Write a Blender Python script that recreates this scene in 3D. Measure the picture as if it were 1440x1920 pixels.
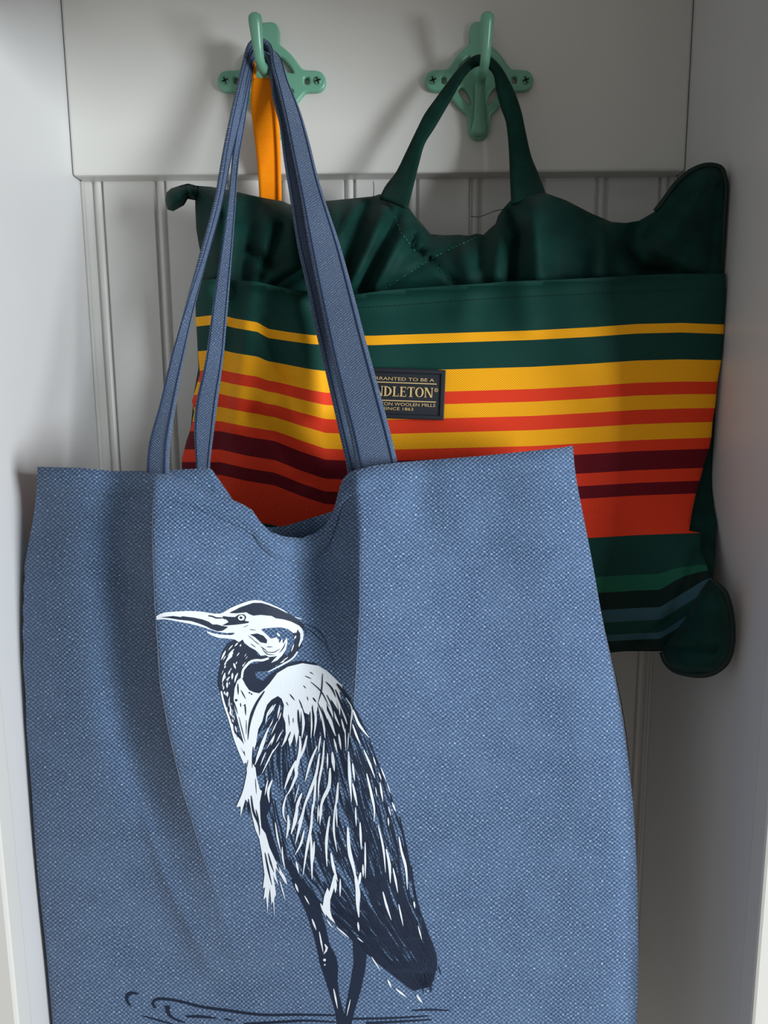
import bpy, bmesh, math, random
import numpy as np
from mathutils import Vector, Matrix
from mathutils.geometry import delaunay_2d_cdt

for o in list(bpy.data.objects):
    bpy.data.objects.remove(o, do_unlink=True)
scene = bpy.context.scene
COL = scene.collection

# ------------------------------------------------------------------ camera
F = 1442.0                                   # focal length in pixels of a 1440x1920 frame
CAM = Vector((0.002, -0.657, 1.45))
PITCH, ROLL = math.radians(9.3), math.radians(0.45)
_r, _u = Vector((1, 0, 0)), Vector((0, math.sin(PITCH), math.cos(PITCH)))
FWD = Vector((0, math.cos(PITCH), -math.sin(PITCH)))
RIGHT = _r * math.cos(ROLL) - _u * math.sin(ROLL)
UP = _u * math.cos(ROLL) + _r * math.sin(ROLL)
cam_data = bpy.data.cameras.new('camera')
cam = bpy.data.objects.new('camera', cam_data)
COL.objects.link(cam)
m = Matrix.Identity(4)
for i in range(3):
    m[i][0], m[i][1], m[i][2], m[i][3] = RIGHT[i], UP[i], -FWD[i], CAM[i]
cam.matrix_world = m
cam_data.sensor_fit = 'VERTICAL'
cam_data.sensor_height = 36.0
cam_data.lens = F / 1920 * 36.0
cam_data.clip_start = 0.02
scene.camera = cam

# ------------------------------------------------------------------ light
world = bpy.data.worlds.new('room_ambient')
scene.world = world
world.use_nodes = True
world.node_tree.nodes['Background'].inputs[0].default_value = (0.99, 0.99, 0.985, 1)
world.node_tree.nodes['Background'].inputs[1].default_value = 0.37

def area_light(name, loc, target, sx, sy, power, color):
    d = bpy.data.lights.new(name, 'AREA')
    d.shape = 'RECTANGLE'
    d.size, d.size_y, d.energy, d.color = sx, sy, power, color
    ob = bpy.data.objects.new(name, d)
    ob.location = loc
    ob.rotation_euler = (Vector(target) - Vector(loc)).to_track_quat('-Z', 'Y').to_euler()
    COL.objects.link(ob)
    return ob
area_light('window_daylight', (1.95, -1.76, 1.30), (0, 0, 1.36), 0.8, 1.0, 85, (0.90, 0.96, 1.0))

scene.view_settings.view_transform = 'Standard'
scene.view_settings.look = 'None'
scene.view_settings.gamma = 1.0
scene.view_settings.use_curve_mapping = False
scene.view_settings.exposure = 0.0

# ------------------------------------------------------------------ helpers
def P(px, py, o):
    """Point o metres out from the back panel that lies on the sight line of a photo position."""
    d = RIGHT * ((px - 720) / F) - UP * ((py - 960) / F) + FWD
    t = (-o - CAM.y) / d.y
    return CAM + d * t

def PA(x, y, o):
    x, y, o = np.asarray(x, float), np.asarray(y, float), np.asarray(o, float)
    a, b = (x - 720) / F, -(y - 960) / F
    dx = RIGHT.x * a + UP.x * b + FWD.x
    dy = RIGHT.y * a + UP.y * b + FWD.y
    dz = RIGHT.z * a + UP.z * b + FWD.z
    t = (-o - CAM.y) / dy
    return np.stack([CAM.x + dx * t, CAM.y + dy * t, CAM.z + dz * t], -1)

def srgb(r, g, b):
    def c(v):
        v /= 255.0
        return v / 12.92 if v <= 0.04045 else ((v + 0.055) / 1.055) ** 2.4
    return (c(r), c(g), c(b), 1.0)

def sm(a, b, v):
    t = np.clip((np.asarray(v, float) - a) / (b - a), 0, 1)
    return t * t * (3 - 2 * t)

def tag(o, label=None, category=None, group=None, kind=None):
    if label: o['label'] = label
    if category: o['category'] = category
    if group: o['group'] = group
    if kind: o['kind'] = kind
    return o

def empty(name, loc):
    e = bpy.data.objects.new(name, None)
    e.location = loc
    e.empty_display_size = 0.02
    COL.objects.link(e)
    return e

def link(name, verts, faces, mat, parent=None, smooth=True, uvs=None):
    me = bpy.data.meshes.new(name)
    verts = [tuple(float(c) for c in v) for v in verts]
    me.from_pydata(verts, [], [tuple(int(i) for i in f) for f in faces])
    if uvs is not None:
        uvl = me.uv_layers.new(name='UVMap')
        idx = np.empty(len(me.loops), dtype=np.int32)
        me.loops.foreach_get('vertex_index', idx)
        uvl.data.foreach_set('uv', np.asarray(uvs, dtype=np.float32)[idx].ravel())
    if smooth:
        me.polygons.foreach_set('use_smooth', [True] * len(me.polygons))
    me.materials.append(mat)
    me.update()
    ob = bpy.data.objects.new(name, me)
    COL.objects.link(ob)
    if parent is not None:
        ob.parent = parent
        ob.matrix_parent_inverse = Matrix.Translation(-parent.location) if parent.type == 'EMPTY' else Matrix.Identity(4)
    return ob

def box(name, lo, hi, mat, parent=None, bevel=0.0015):
    bm = bmesh.new()
    bmesh.ops.create_cube(bm, size=1)
    for v in bm.verts:
        v.co = Vector([lo[i] + (v.co[i] + 0.5) * (hi[i] - lo[i]) for i in range(3)])
    if bevel:
        bmesh.ops.bevel(bm, geom=bm.edges[:], offset=bevel, segments=2, affect='EDGES', profile=0.5)
    me = bpy.data.meshes.new(name)
    bm.to_mesh(me); bm.free()
    me.materials.append(mat)
    ob = bpy.data.objects.new(name, me)
    COL.objects.link(ob)
    if parent is not None:
        ob.parent = parent
    return ob

def catmull(pts, n):
    pts = np.asarray(pts, float)
    seg = np.sqrt((np.diff(pts[:, :2], axis=0) ** 2).sum(1)) + 1e-6
    s = np.concatenate([[0], np.cumsum(seg)])
    t = np.linspace(0, s[-1], n)
    out = np.empty((n, pts.shape[1]))
    mlist = np.gradient(pts, s, axis=0) if len(pts) > 2 else np.repeat(((pts[1] - pts[0]) / s[-1])[None], 2, 0)
    k = np.clip(np.searchsorted(s, t, side='right') - 1, 0, len(pts) - 2)
    h = (s[k + 1] - s[k])
    w = ((t - s[k]) / h)[:, None]
    h = h[:, None]
    return ((2*w**3 - 3*w**2 + 1) * pts[k] + (w**3 - 2*w**2 + w) * h * mlist[k]
            + (-2*w**3 + 3*w**2) * pts[k + 1] + (w**3 - w**2) * h * mlist[k + 1])

def in_poly(x, y, poly):
    inside = np.zeros(x.shape, bool)
    n = len(poly)
    for i in range(n):
        x0, y0 = poly[i]; x1, y1 = poly[(i + 1) % n]
        c = ((y0 > y) != (y1 > y))
        with np.errstate(divide='ignore', invalid='ignore'):
            xi = (x1 - x0) * (y - y0) / (y1 - y0 + 1e-12) + x0
        inside ^= c & (x < xi)
    return inside

def dist_poly(x, y, poly):
    d = np.full(x.shape, 1e9)
    n = len(poly)
    for i in range(n):
        x0, y0 = poly[i]; x1, y1 = poly[(i + 1) % n]
        dx, dy = x1 - x0, y1 - y0
        L = dx * dx + dy * dy + 1e-9
        t = np.clip(((x - x0) * dx + (y - y0) * dy) / L, 0, 1)
        d = np.minimum(d, np.hypot(x - x0 - t * dx, y - y0 - t * dy))
    return d

def resample(poly, step):
    out = []
    n = len(poly)
    for i in range(n):
        x0, y0 = poly[i]; x1, y1 = poly[(i + 1) % n]
        k = max(1, int(round(math.hypot(x1 - x0, y1 - y0) / step)))
        for j in range(k):
            out.append((x0 + (x1 - x0) * j / k, y0 + (y1 - y0) * j / k))
    return out

def fill(poly, step):
    """Triangulate a polygon with inner points; returns points (n,2), triangles, number of border points."""
    poly = resample(poly, step)
    xs, ys = [p[0] for p in poly], [p[1] for p in poly]
    gx, gy = np.meshgrid(np.arange(min(xs), max(xs), step), np.arange(min(ys), max(ys), step))
    gx = gx + (np.arange(gx.shape[0]) % 2)[:, None] * step * 0.5
    gx, gy = gx.ravel(), gy.ravel()
    keep = in_poly(gx, gy, poly)
    gx, gy = gx[keep], gy[keep]
    if len(gx):
        keep = dist_poly(gx, gy, poly) > step * 0.45
        gx, gy = gx[keep], gy[keep]
    nb = len(poly)
    pts = [Vector(p) for p in poly] + [Vector((a, b)) for a, b in zip(gx, gy)]
    v, e, f, *_ = delaunay_2d_cdt(pts, [], [list(range(nb))], 1, 1e-6)
    v = np.array([tuple(q) for q in v])
    return v, f, nb, poly

def solid_sheet(name, poly, step, of, ob_, mat, parent, uvf, clamp=None):
    """Closed solid between a front depth of(x,y,d) and a back depth ob_(x,y,d)."""
    v, f, nb, rp = fill(poly, step)
    x, y = v[:, 0], v[:, 1]
    d = dist_poly(x, y, rp)
    fr, bk = of(x, y, d), ob_(x, y, d)
    n = len(v)
    V = np.concatenate([PA(x, y, fr), PA(x, y, bk)])
    if clamp:
        V[:, 0] = np.clip(V[:, 0], clamp[0], clamp[1])
    faces, cnt = [], {}
    for t in f:
        a, b, c = t
        area = (x[b]-x[a])*(y[c]-y[a]) - (x[c]-x[a])*(y[b]-y[a])
        if area > 0: a, c = c, a        # photo y grows downward
        faces.append((a, b, c)); faces.append((n + c, n + b, n + a))
        for e in ((a, b), (b, c), (c, a)):
            cnt[e] = 1
    for (a, b) in cnt:
        if (b, a) not in cnt:
            faces.append((b, a, n + a, n + b))
    uv = np.stack(uvf(x, y), -1)
    return link(name, V, faces, mat, parent, True, np.concatenate([uv, uv]))

def ribbon(name, L, R, mat, parent, n=70, mcol=6, th=0.0022, uv=0.2, inset=None, lift=0.0, wave=0.0):
    """A band between two edge curves given as (x, y, out)."""
    a, b = catmull(L, n), catmull(R, n)
    A, B = PA(a[:, 0], a[:, 1], a[:, 2]), PA(b[:, 0], b[:, 1], b[:, 2])
    lo, hi = inset if inset else (0.0, 1.0)
    ws = np.linspace(lo, hi, mcol)
    G = A[:, None, :] * (1 - ws)[None, :, None] + B[:, None, :] * ws[None, :, None]
    du = np.gradient(G, axis=0)
    dw = np.repeat((B - A)[:, None, :], mcol, 1)
    N = np.cross(dw, du)
    N /= np.linalg.norm(N, axis=2, keepdims=True) + 1e-12
    if wave:
        G = G + N * (wave * np.sin(ws * math.pi))[None, :, None]
    G = G + N * lift
    fr, bk = G + N * th / 2, G - N * th / 2
    V = np.concatenate([fr.reshape(-1, 3), bk.reshape(-1, 3)])
    k = n * mcol
    Fc = []
    for i in range(n - 1):
        for j in range(mcol - 1):
            p, q, r, s = i*mcol+j, i*mcol+j+1, (i+1)*mcol+j+1, (i+1)*mcol+j
            Fc.append((p, q, r, s)); Fc.append((k+s, k+r, k+q, k+p))
        p, s = i*mcol, (i+1)*mcol
        Fc.append((s, k+s, k+p, p))
        p, s = i*mcol+mcol-1, (i+1)*mcol+mcol-1
        Fc.append((p, k+p, k+s, s))
    for i in (0, n-1):
        for j in range(mcol-1):
            p, q = i*mcol+j, i*mcol+j+1
            Fc.append((p, k+p, k+q, q) if i == 0 else (q, k+q, k+p, p))
    ln = np.concatenate([[0], np.cumsum(np.linalg.norm(np.diff((A+B)/2, axis=0), axis=1))]) * 2800
    wd = np.linalg.norm(B - A, axis=1) * 2800
    U = (ws[None, :] - 0.5) * wd[:, None]
    W = np.repeat(ln[:, None], mcol, 1)
    uvs = np.stack([U.ravel(), W.ravel()], -1)
    return link(name, V, Fc, mat, parent, True, np.concatenate([uvs, uvs]))

def tube(name, pts, rad, mat, parent, seg=10, squash=None, closed=False, smooth=True):
    pts = [Vector(p) for p in pts]
    n = len(pts)
    if not hasattr(rad, '__len__'): rad = [rad] * n
    V, Fc = [], []
    prev = None
    for i, p in enumerate(pts):
        t = (pts[min(i+1, n-1)] - pts[max(i-1, 0)]).normalized()
        ref = Vector((1, 0, 0)) if abs(t.x) < 0.9 else Vector((0, 0, 1))
        if prev is None: s = (ref - t * ref.dot(t)).normalized()
        else: s = (prev - t * prev.dot(t)).normalized()
        prev = s
        u = t.cross(s)
        r = rad[i]
        q = squash[i] if squash else 1.0
        for k in range(seg):
            a = 2 * math.pi * k / seg
            V.append(p + s * (r * math.cos(a)) + u * (r * q * math.sin(a)))
    for i in range(n - 1):
        for k in range(seg):
            a, b = i*seg+k, i*seg+(k+1) % seg
            Fc.append((a, b, b+seg, a+seg))
    Fc.append(tuple(reversed(range(seg))))
    Fc.append(tuple(range((n-1)*seg, n*seg)))
    return link(name, V, Fc, mat, parent, smooth)

# ------------------------------------------------------------------ materials
def new_mat(name, rough=0.5, spec=0.5):
    mt = bpy.data.materials.new(name)
    mt.use_nodes = True
    nt = mt.node_tree
    b = nt.nodes['Principled BSDF']
    b.inputs['Roughness'].default_value = rough
    b.inputs['Specular IOR Level'].default_value = spec
    return mt, nt, b

def nd(nt, typ, **kw):
    n = nt.nodes.new(typ)
    for k, v in kw.items():
        setattr(n, k, v)
    return n

def noise(nt, vec, scale, detail=2.0, rough=0.5):
    n = nd(nt, 'ShaderNodeTexNoise')
    n.inputs['Scale'].default_value = scale
    n.inputs['Detail'].default_value = detail
    n.inputs['Roughness'].default_value = rough
    if vec is not None: nt.links.new(vec, n.inputs['Vector'])
    return n.outputs['Fac']

def math_(nt, op, a, b=None, clamp=False):
    n = nd(nt, 'ShaderNodeMath', operation=op, use_clamp=clamp)
    for i, v in enumerate((a, b)):
        if v is None: continue
        if isinstance(v, (int, float)): n.inputs[i].default_value = v
        else: nt.links.new(v, n.inputs[i])
    return n.outputs[0]

def maprange(nt, v, a, b, c, d):
    n = nd(nt, 'ShaderNodeMapRange')
    nt.links.new(v, n.inputs[0])
    for i, q in enumerate((a, b, c, d)): n.inputs[i + 1].default_value = q
    return n.outputs[0]

def mix(nt, fac, a, b):
    n = nd(nt, 'ShaderNodeMix', data_type='RGBA')
    if isinstance(fac, (int, float)): n.inputs[0].default_value = fac
    else: nt.links.new(fac, n.inputs[0])
    for i, v in ((6, a), (7, b)):
        if isinstance(v, tuple): n.inputs[i].default_value = v
        else: nt.links.new(v, n.inputs[i])
    return n.outputs[2]

def bump(nt, bsdf, h, strength, dist):
    n = nd(nt, 'ShaderNodeBump')
    n.inputs['Strength'].default_value = strength
    n.inputs['Distance'].default_value = dist
    nt.links.new(h, n.inputs['Height'])
    nt.links.new(n.outputs[0], bsdf.inputs['Normal'])

def paint(name, col, rough=0.35):
    mt, nt, b = new_mat(name, rough, 0.4)
    tc = nd(nt, 'ShaderNodeTexCoord').outputs['Object']
    big = noise(nt, tc, 3.0, 3)
    c2 = tuple(v * 0.93 for v in col[:3]) + (1,)
    nt.links.new(mix(nt, maprange(nt, big, 0.35, 0.7, 0, 1), col, c2), b.inputs['Base Color'])
    bump(nt, b, noise(nt, tc, 160, 3), 0.10, 0.0006)
    return mt

def weave_height(nt, uv, pu, pv, jitter):
    """Thread lattice: alternate over and under crossings; pu, pv are thread spacings in uv units."""
    sep = nd(nt, 'ShaderNodeSeparateXYZ'); nt.links.new(uv, sep.inputs[0])
    j1 = math_(nt, 'MULTIPLY', math_(nt, 'SUBTRACT', noise(nt, uv, 0.03, 2), 0.5), jitter)
    j2 = math_(nt, 'MULTIPLY', math_(nt, 'SUBTRACT', noise(nt, uv, 0.09, 2), 0.5), jitter * 0.7)
    a = math_(nt, 'SINE', math_(nt, 'MULTIPLY', math_(nt, 'ADD', sep.outputs[0], j1), math.pi / pu))
    c = math_(nt, 'SINE', math_(nt, 'MULTIPLY', math_(nt, 'ADD', sep.outputs[1], j2), math.pi / pv))
    return math_(nt, 'MULTIPLY', a, c)

def canvas(name, dark, mid, light, pu=4.3, pv=3.7, wear=0.55):
    mt, nt, b = new_mat(name, 0.93, 0.12)
    uv = nd(nt, 'ShaderNodeUVMap').outputs[0]
    h = weave_height(nt, uv, pu, pv, 9.0)
    fine = noise(nt, uv, 0.22, 2, 0.6)
    blotch = noise(nt, uv, 0.012, 4, 0.55)
    k = maprange(nt, h, -0.7, 0.9, 0.0, 1.0)
    k = math_(nt, 'MULTIPLY', k, maprange(nt, fine, 0.3, 0.7, 0.35, 1.0))
    c = mix(nt, k, dark, mid)
    spk = maprange(nt, math_(nt, 'MULTIPLY', k, fine), 0.40, 0.62, 0.0, wear)
    c = mix(nt, spk, c, light)
    c = mix(nt, maprange(nt, blotch, 0.35, 0.72, 0.0, 0.16), c, mid)
    nt.links.new(c, b.inputs['Base Color'])
    b.inputs['Sheen Weight'].default_value = 0.15
    b.inputs['Sheen Roughness'].default_value = 0.5
    hh = math_(nt, 'ADD', h, math_(nt, 'MULTIPLY', fine, 1.6))
    bump(nt, b, hh, 0.55, 0.0004)
    return mt

def plain(name, col, rough=0.5, spec=0.4, grain=0.0, grain_scale=400, metallic=0.0, vary=0.12):
    mt, nt, b = new_mat(name, rough, spec)
    tc = nd(nt, 'ShaderNodeTexCoord').outputs['Object']
    n = noise(nt, tc, 25, 3)
    dk = tuple(v * (1 - vary) for v in col[:3]) + (1,)
    nt.links.new(mix(nt, n, dk, col), b.inputs['Base Color'])
    b.inputs['Metallic'].default_value = metallic
    if grain:
        bump(nt, b, noise(nt, tc, grain_scale, 2), grain, 0.0005)
    return mt

def green_satin(name, col, dark, rough=0.42, period=2.2, diag=True):
    mt, nt, b = new_mat(name, rough, 0.10)
    uv = nd(nt, 'ShaderNodeUVMap').outputs[0]
    sep = nd(nt, 'ShaderNodeSeparateXYZ'); nt.links.new(uv, sep.inputs[0])
    s = math_(nt, 'ADD', sep.outputs[0], sep.outputs[1]) if diag else sep.outputs[1]
    w = math_(nt, 'SINE', math_(nt, 'MULTIPLY', s, 2 * math.pi / period))
    n = noise(nt, uv, 0.02, 4)
    f = math_(nt, 'ADD', math_(nt, 'MULTIPLY', w, 0.18), n)
    nt.links.new(mix(nt, maprange(nt, f, 0.25, 0.8, 0, 1), dark, col), b.inputs['Base Color'])
    b.inputs['Sheen Weight'].default_value = 0.04
    bump(nt, b, w, 0.25, 0.0002)
    return mt

PAINT = paint('white_trim_paint', srgb(213, 212, 207))
BEAD = paint('white_beadboard_paint', srgb(212, 211, 207))
SIDE = paint('white_panel_paint', srgb(212, 212, 212))
FLOORM = plain('oak_floor', srgb(150, 120, 90), 0.5)
HOOKM = plain('mint_green_enamel', srgb(112, 172, 146), 0.30, 0.5, 0.05, 300, vary=0.08)
SCREWM = plain('mint_painted_screw', srgb(100, 158, 134), 0.35, 0.5, vary=0.08)
SLOTM = plain('dark_slot', srgb(18, 34, 30), 0.8)
ORANGE = green_satin('orange_webbing', srgb(252, 150, 10), srgb(238, 128, 6), 0.6, 3.0, False)
CANVAS = canvas('washed_blue_canvas', srgb(47, 66, 95), srgb(122, 150, 186), srgb(206, 222, 240), 4.6, 3.9, 0.62)
CANVAS_IN = canvas('washed_blue_canvas_strap', srgb(60, 74, 98), srgb(112, 131, 160), srgb(172, 188, 212), 3.0, 2.6)
STITCHB = plain('navy_thread', srgb(48, 66, 100), 0.9, 0.1)
INKD = plain('navy_print_ink', srgb(26, 40, 62), 0.62, 0.3, 0.35, 900, vary=0.25)
INKW = plain('white_print_ink', srgb(222, 230, 238), 0.6, 0.3, 0.3, 900, vary=0.06)
SATIN = green_satin('dark_green_satin', srgb(10, 58, 51), srgb(4, 36, 32), 0.6)
WEBG = green_satin('dark_green_webbing', srgb(7, 52, 43), srgb(3, 32, 26), 0.65, 3.4, False)
PIPE = plain('black_green_piping', srgb(6, 34, 28), 0.5, 0.3)
THREADG = plain('green_thread', srgb(40, 110, 94), 0.7, 0.2)
RUBBER = plain('black_rubber_patch', srgb(34, 38, 46), 0.55, 0.4, 0.1, 500)
GOLD = plain('gold_print', srgb(214, 184, 128), 0.45, 0.5)

S0, S1 = 480.0, 1240.0
def stripe_material():
    mt, nt, b = new_mat('striped_twill', 0.72, 0.2)
    uv = nd(nt, 'ShaderNodeUVMap').outputs[0]
    sep = nd(nt, 'ShaderNodeSeparateXYZ'); nt.links.new(uv, sep.inputs[0])
    t = maprange(nt, sep.outputs[1], S0, S1, 0, 1)
    ramp = nd(nt, 'ShaderNodeValToRGB')
    nt.links.new(t, ramp.inputs[0])
    cr = ramp.color_ramp
    cr.interpolation = 'CONSTANT'
    G, Y, RD, MR = srgb(12, 62, 55), srgb(255, 178, 20), srgb(236, 62, 32), srgb(104, 8, 26)
    G2, BG = srgb(26, 96, 74), srgb(54, 92, 104)
    bands = [(S0, G), (617, Y), (637, G), (687, Y), (727, RD), (752, Y), (777, RD), (804, Y), (834, RD), (855, MR),
             (891, RD), (914.5, MR), (939.5, RD), (1012.5, G), (1088, G2), (1118, srgb(5, 36, 32)), (1149, BG), (1174, G),
             (1198, BG), (1210, srgb(5, 36, 32))]
    while len(cr.elements) > 1: cr.elements.remove(cr.elements[-1])
    cr.elements[0].position = 0; cr.elements[0].color = bands[0][1]
    for s, c in bands[1:]:
        e = cr.elements.new((s - S0) / (S1 - S0)); e.color = c
    h = weave_height(nt, uv, 2.6, 2.2, 3.0)
    k = maprange(nt, h, -1, 1, 0.0, 0.22)
    dk = nd(nt, 'ShaderNodeMix', data_type='RGBA', blend_type='MULTIPLY')
    nt.links.new(k, dk.inputs[0]); nt.links.new(ramp.outputs[0], dk.inputs[6]); dk.inputs[7].default_value = (0.35, 0.35, 0.35, 1)
    nt.links.new(dk.outputs[2], b.inputs['Base Color'])
    bump(nt, b, h, 0.35, 0.0003)
    return mt
STRIPE = stripe_material()

# ------------------------------------------------------------------ the cubby
HW, DEPTH, RAIL = 0.241, 0.215, 0.018
ZT = 1.85
wb = box('wall_back', (-HW - 0.02, 0.012, 0.0), (HW + 0.02, 0.026, ZT), BEAD, bevel=0)
tag(wb, kind='structure')
rail_z = P(700, 325, RAIL).z
zlo, zhi = 0.0, rail_z + 0.03
x0 = P(190, 340, 0).x
pitch = P(1257, 340, 0).x - x0
pitch /= 9.0
edges = [x0 + pitch * k for k in range(-1, 11)]
def plank_mesh(xa, xb, bead):
    """A board with a flat face, a groove and a half round bead on its right edge."""
    pr = [(xa, 0.012)]
    pr += [(xa, 0.0030), (xa + 0.0016, 0.0), ]
    if bead:
        b0 = xb - 0.0085
        pr += [(b0 - 0.0012, 0.0), (b0, 0.0034), (b0 + 0.0012, 0.0034)]
        for k in range(9):
            a = math.pi * (1 - k / 8.0)
            pr.append((b0 + 0.0045 + 0.0032 * math.cos(a), 0.0034 - 0.0034 * math.sin(a)))
        pr += [(xb, 0.0030)]
    else:
        pr += [(xb, 0.0)]
    pr += [(xb, 0.012)]
    n = len(pr)
    V = [(p[0], p[1], zlo) for p in pr] + [(p[0], p[1], zhi) for p in pr]
    Fc = [(i, i + 1, n + i + 1, n + i) for i in range(n - 1)]
    return V, Fc
for k in range(len(edges) - 1):
    xa, xb = edges[k], edges[k + 1]
    if xb <= -HW or xa >= HW: continue
    bead = xb < HW
    xa, xb = max(xa, -HW), min(xb, HW)
    if xb - xa < 0.004: continue
    V, Fc = plank_mesh(xa, xb, bead)
    link('plank', V, Fc, BEAD, wb, False)

for nm, s in (('wall_left', -1), ('wall_right', 1)):
    a, b = sorted((s * HW, s * (HW + 0.02)))
    tag(box(nm, (a, -DEPTH + 0.019, 0.0), (b, 0.026, ZT), SIDE, bevel=0), kind='structure')
for i, s in ((2, -1), (3, 1)):
    a, b = sorted((s * (HW - 0.0012), s * (HW + 0.045)))
    tag(box('trim_%d' % i, (a, -DEPTH, 0.0), (b, -DEPTH + 0.019, ZT), PAINT, bevel=0.0022), kind='structure')
tag(box('trim_1', (-HW + 0.0004, -RAIL, rail_z), (HW - 0.0004, 0.012, ZT - 0.02), PAINT, bevel=0.002), kind='structure')
head_z = max(P(-40, -4, DEPTH - 0.019).z, P(1480, -4, DEPTH - 0.019).z) + 0.004
tag(box('trim_6', (-HW - 0.045, -DEPTH, head_z), (HW + 0.045, -DEPTH + 0.019, head_z + 0.09), PAINT, bevel=0.002), kind='structure')
tag(box('ceiling', (-HW - 0.02, -DEPTH, ZT), (HW + 0.02, 0.026, ZT + 0.02), SIDE, bevel=0), kind='structure')
tag(box('floor', (-2.0, -3.2, -0.02), (2.0, 0.1, 0.0), FLOORM, bevel=0), kind='structure')
# painted caulk beads in the corners
for i, s in ((4, -1), (5, 1)):
    tag(tube('trim_%d' % i, [(s * (HW - 0.0012), -0.0008, 0.0), (s * (HW - 0.0012), -0.0008, rail_z)], 0.0016, PAINT, None, 8), kind='structure')

# ------------------------------------------------------------------ hooks
HC = (897.0, 156.0)
def hook_local(px, py):
    c, p = P(HC[0], HC[1], RAIL), P(px, py, RAIL)
    return (p.x - c.x, p.z - c.z)

def rounded(pts, it=2):
    for _ in range(it):
        out = []
        n = len(pts)
        for i in range(n):
            a, b = pts[i], pts[(i + 1) % n]
            out.append((a[0]*0.75 + b[0]*0.25, a[1]*0.75 + b[1]*0.25))
            out.append((a[0]*0.25 + b[0]*0.75, a[1]*0.25 + b[1]*0.75))
        pts = out
    return pts

half = [(0, 50), (9, 51), (14, 58), (14.5, 75), (13, 90), (22, 96), (38, 111), (53, 134), (60, 140), (86, 140), (94, 145),
        (98, 156), (94, 167), (86, 172), (62, 172), (54, 180), (40, 197), (26, 212), (17, 218), (16.5, 240), (15, 254), (8, 261), (0, 262)]
plate = [(HC[0] + a, b) for a, b in half] + [(HC[0] - a, b) for a, b in reversed(half[1:-1])]
holes = []
for s in (-1, 1):
    holes.append([(HC[0] + s*a, b) for a, b in ((13, 106), (24, 108), (40, 128), (46, 142), (40, 146), (22, 141), (12, 122))])
    holes.append([(HC[0] + s*a, b) for a, b in ((45, 172), (30, 163), (18, 176), (10, 194), (13, 207), (22, 204), (38, 188))])
    holes.append([(HC[0] + s*a, b) for a, b in ((57, 145), (74, 145), (74, 166), (57, 166))])

def curve_solid(name, loops, depth, bevel):
    cu = bpy.data.curves.new(name, 'CURVE')
    cu.dimensions = '2D'; cu.fill_mode = 'BOTH'
    cu.extrude = depth / 2; cu.bevel_depth = bevel; cu.bevel_resolution = 2
    for lp in loops:
        sp = cu.splines.new('POLY')
        sp.points.add(len(lp) - 1)
        for i, (x, y) in enumerate(lp): sp.points[i].co = (x, y, 0, 1)
        sp.use_cyclic_u = True
    tmp = bpy.data.objects.new(name, cu)
    me = bpy.data.meshes.new_from_object(tmp)
    bpy.data.objects.remove(tmp)
    bpy.data.curves.remove(cu)
    return me

plate_loops = [[hook_local(*p) for p in rounded(plate, 2)]] + [[hook_local(*p) for p in rounded(h, 2 if len(h) > 4 else 1)] for h in holes]
plate_me = curve_solid('plate', plate_loops, 0.0026, 0.0016)
for v in plate_me.vertices:                     # the curve's x,y plane becomes the wall plane
    x, y, z = v.co
    v.co = (x, -z, y)
plate_me.flip_normals()
plate_me.materials.append(HOOKM)

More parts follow.
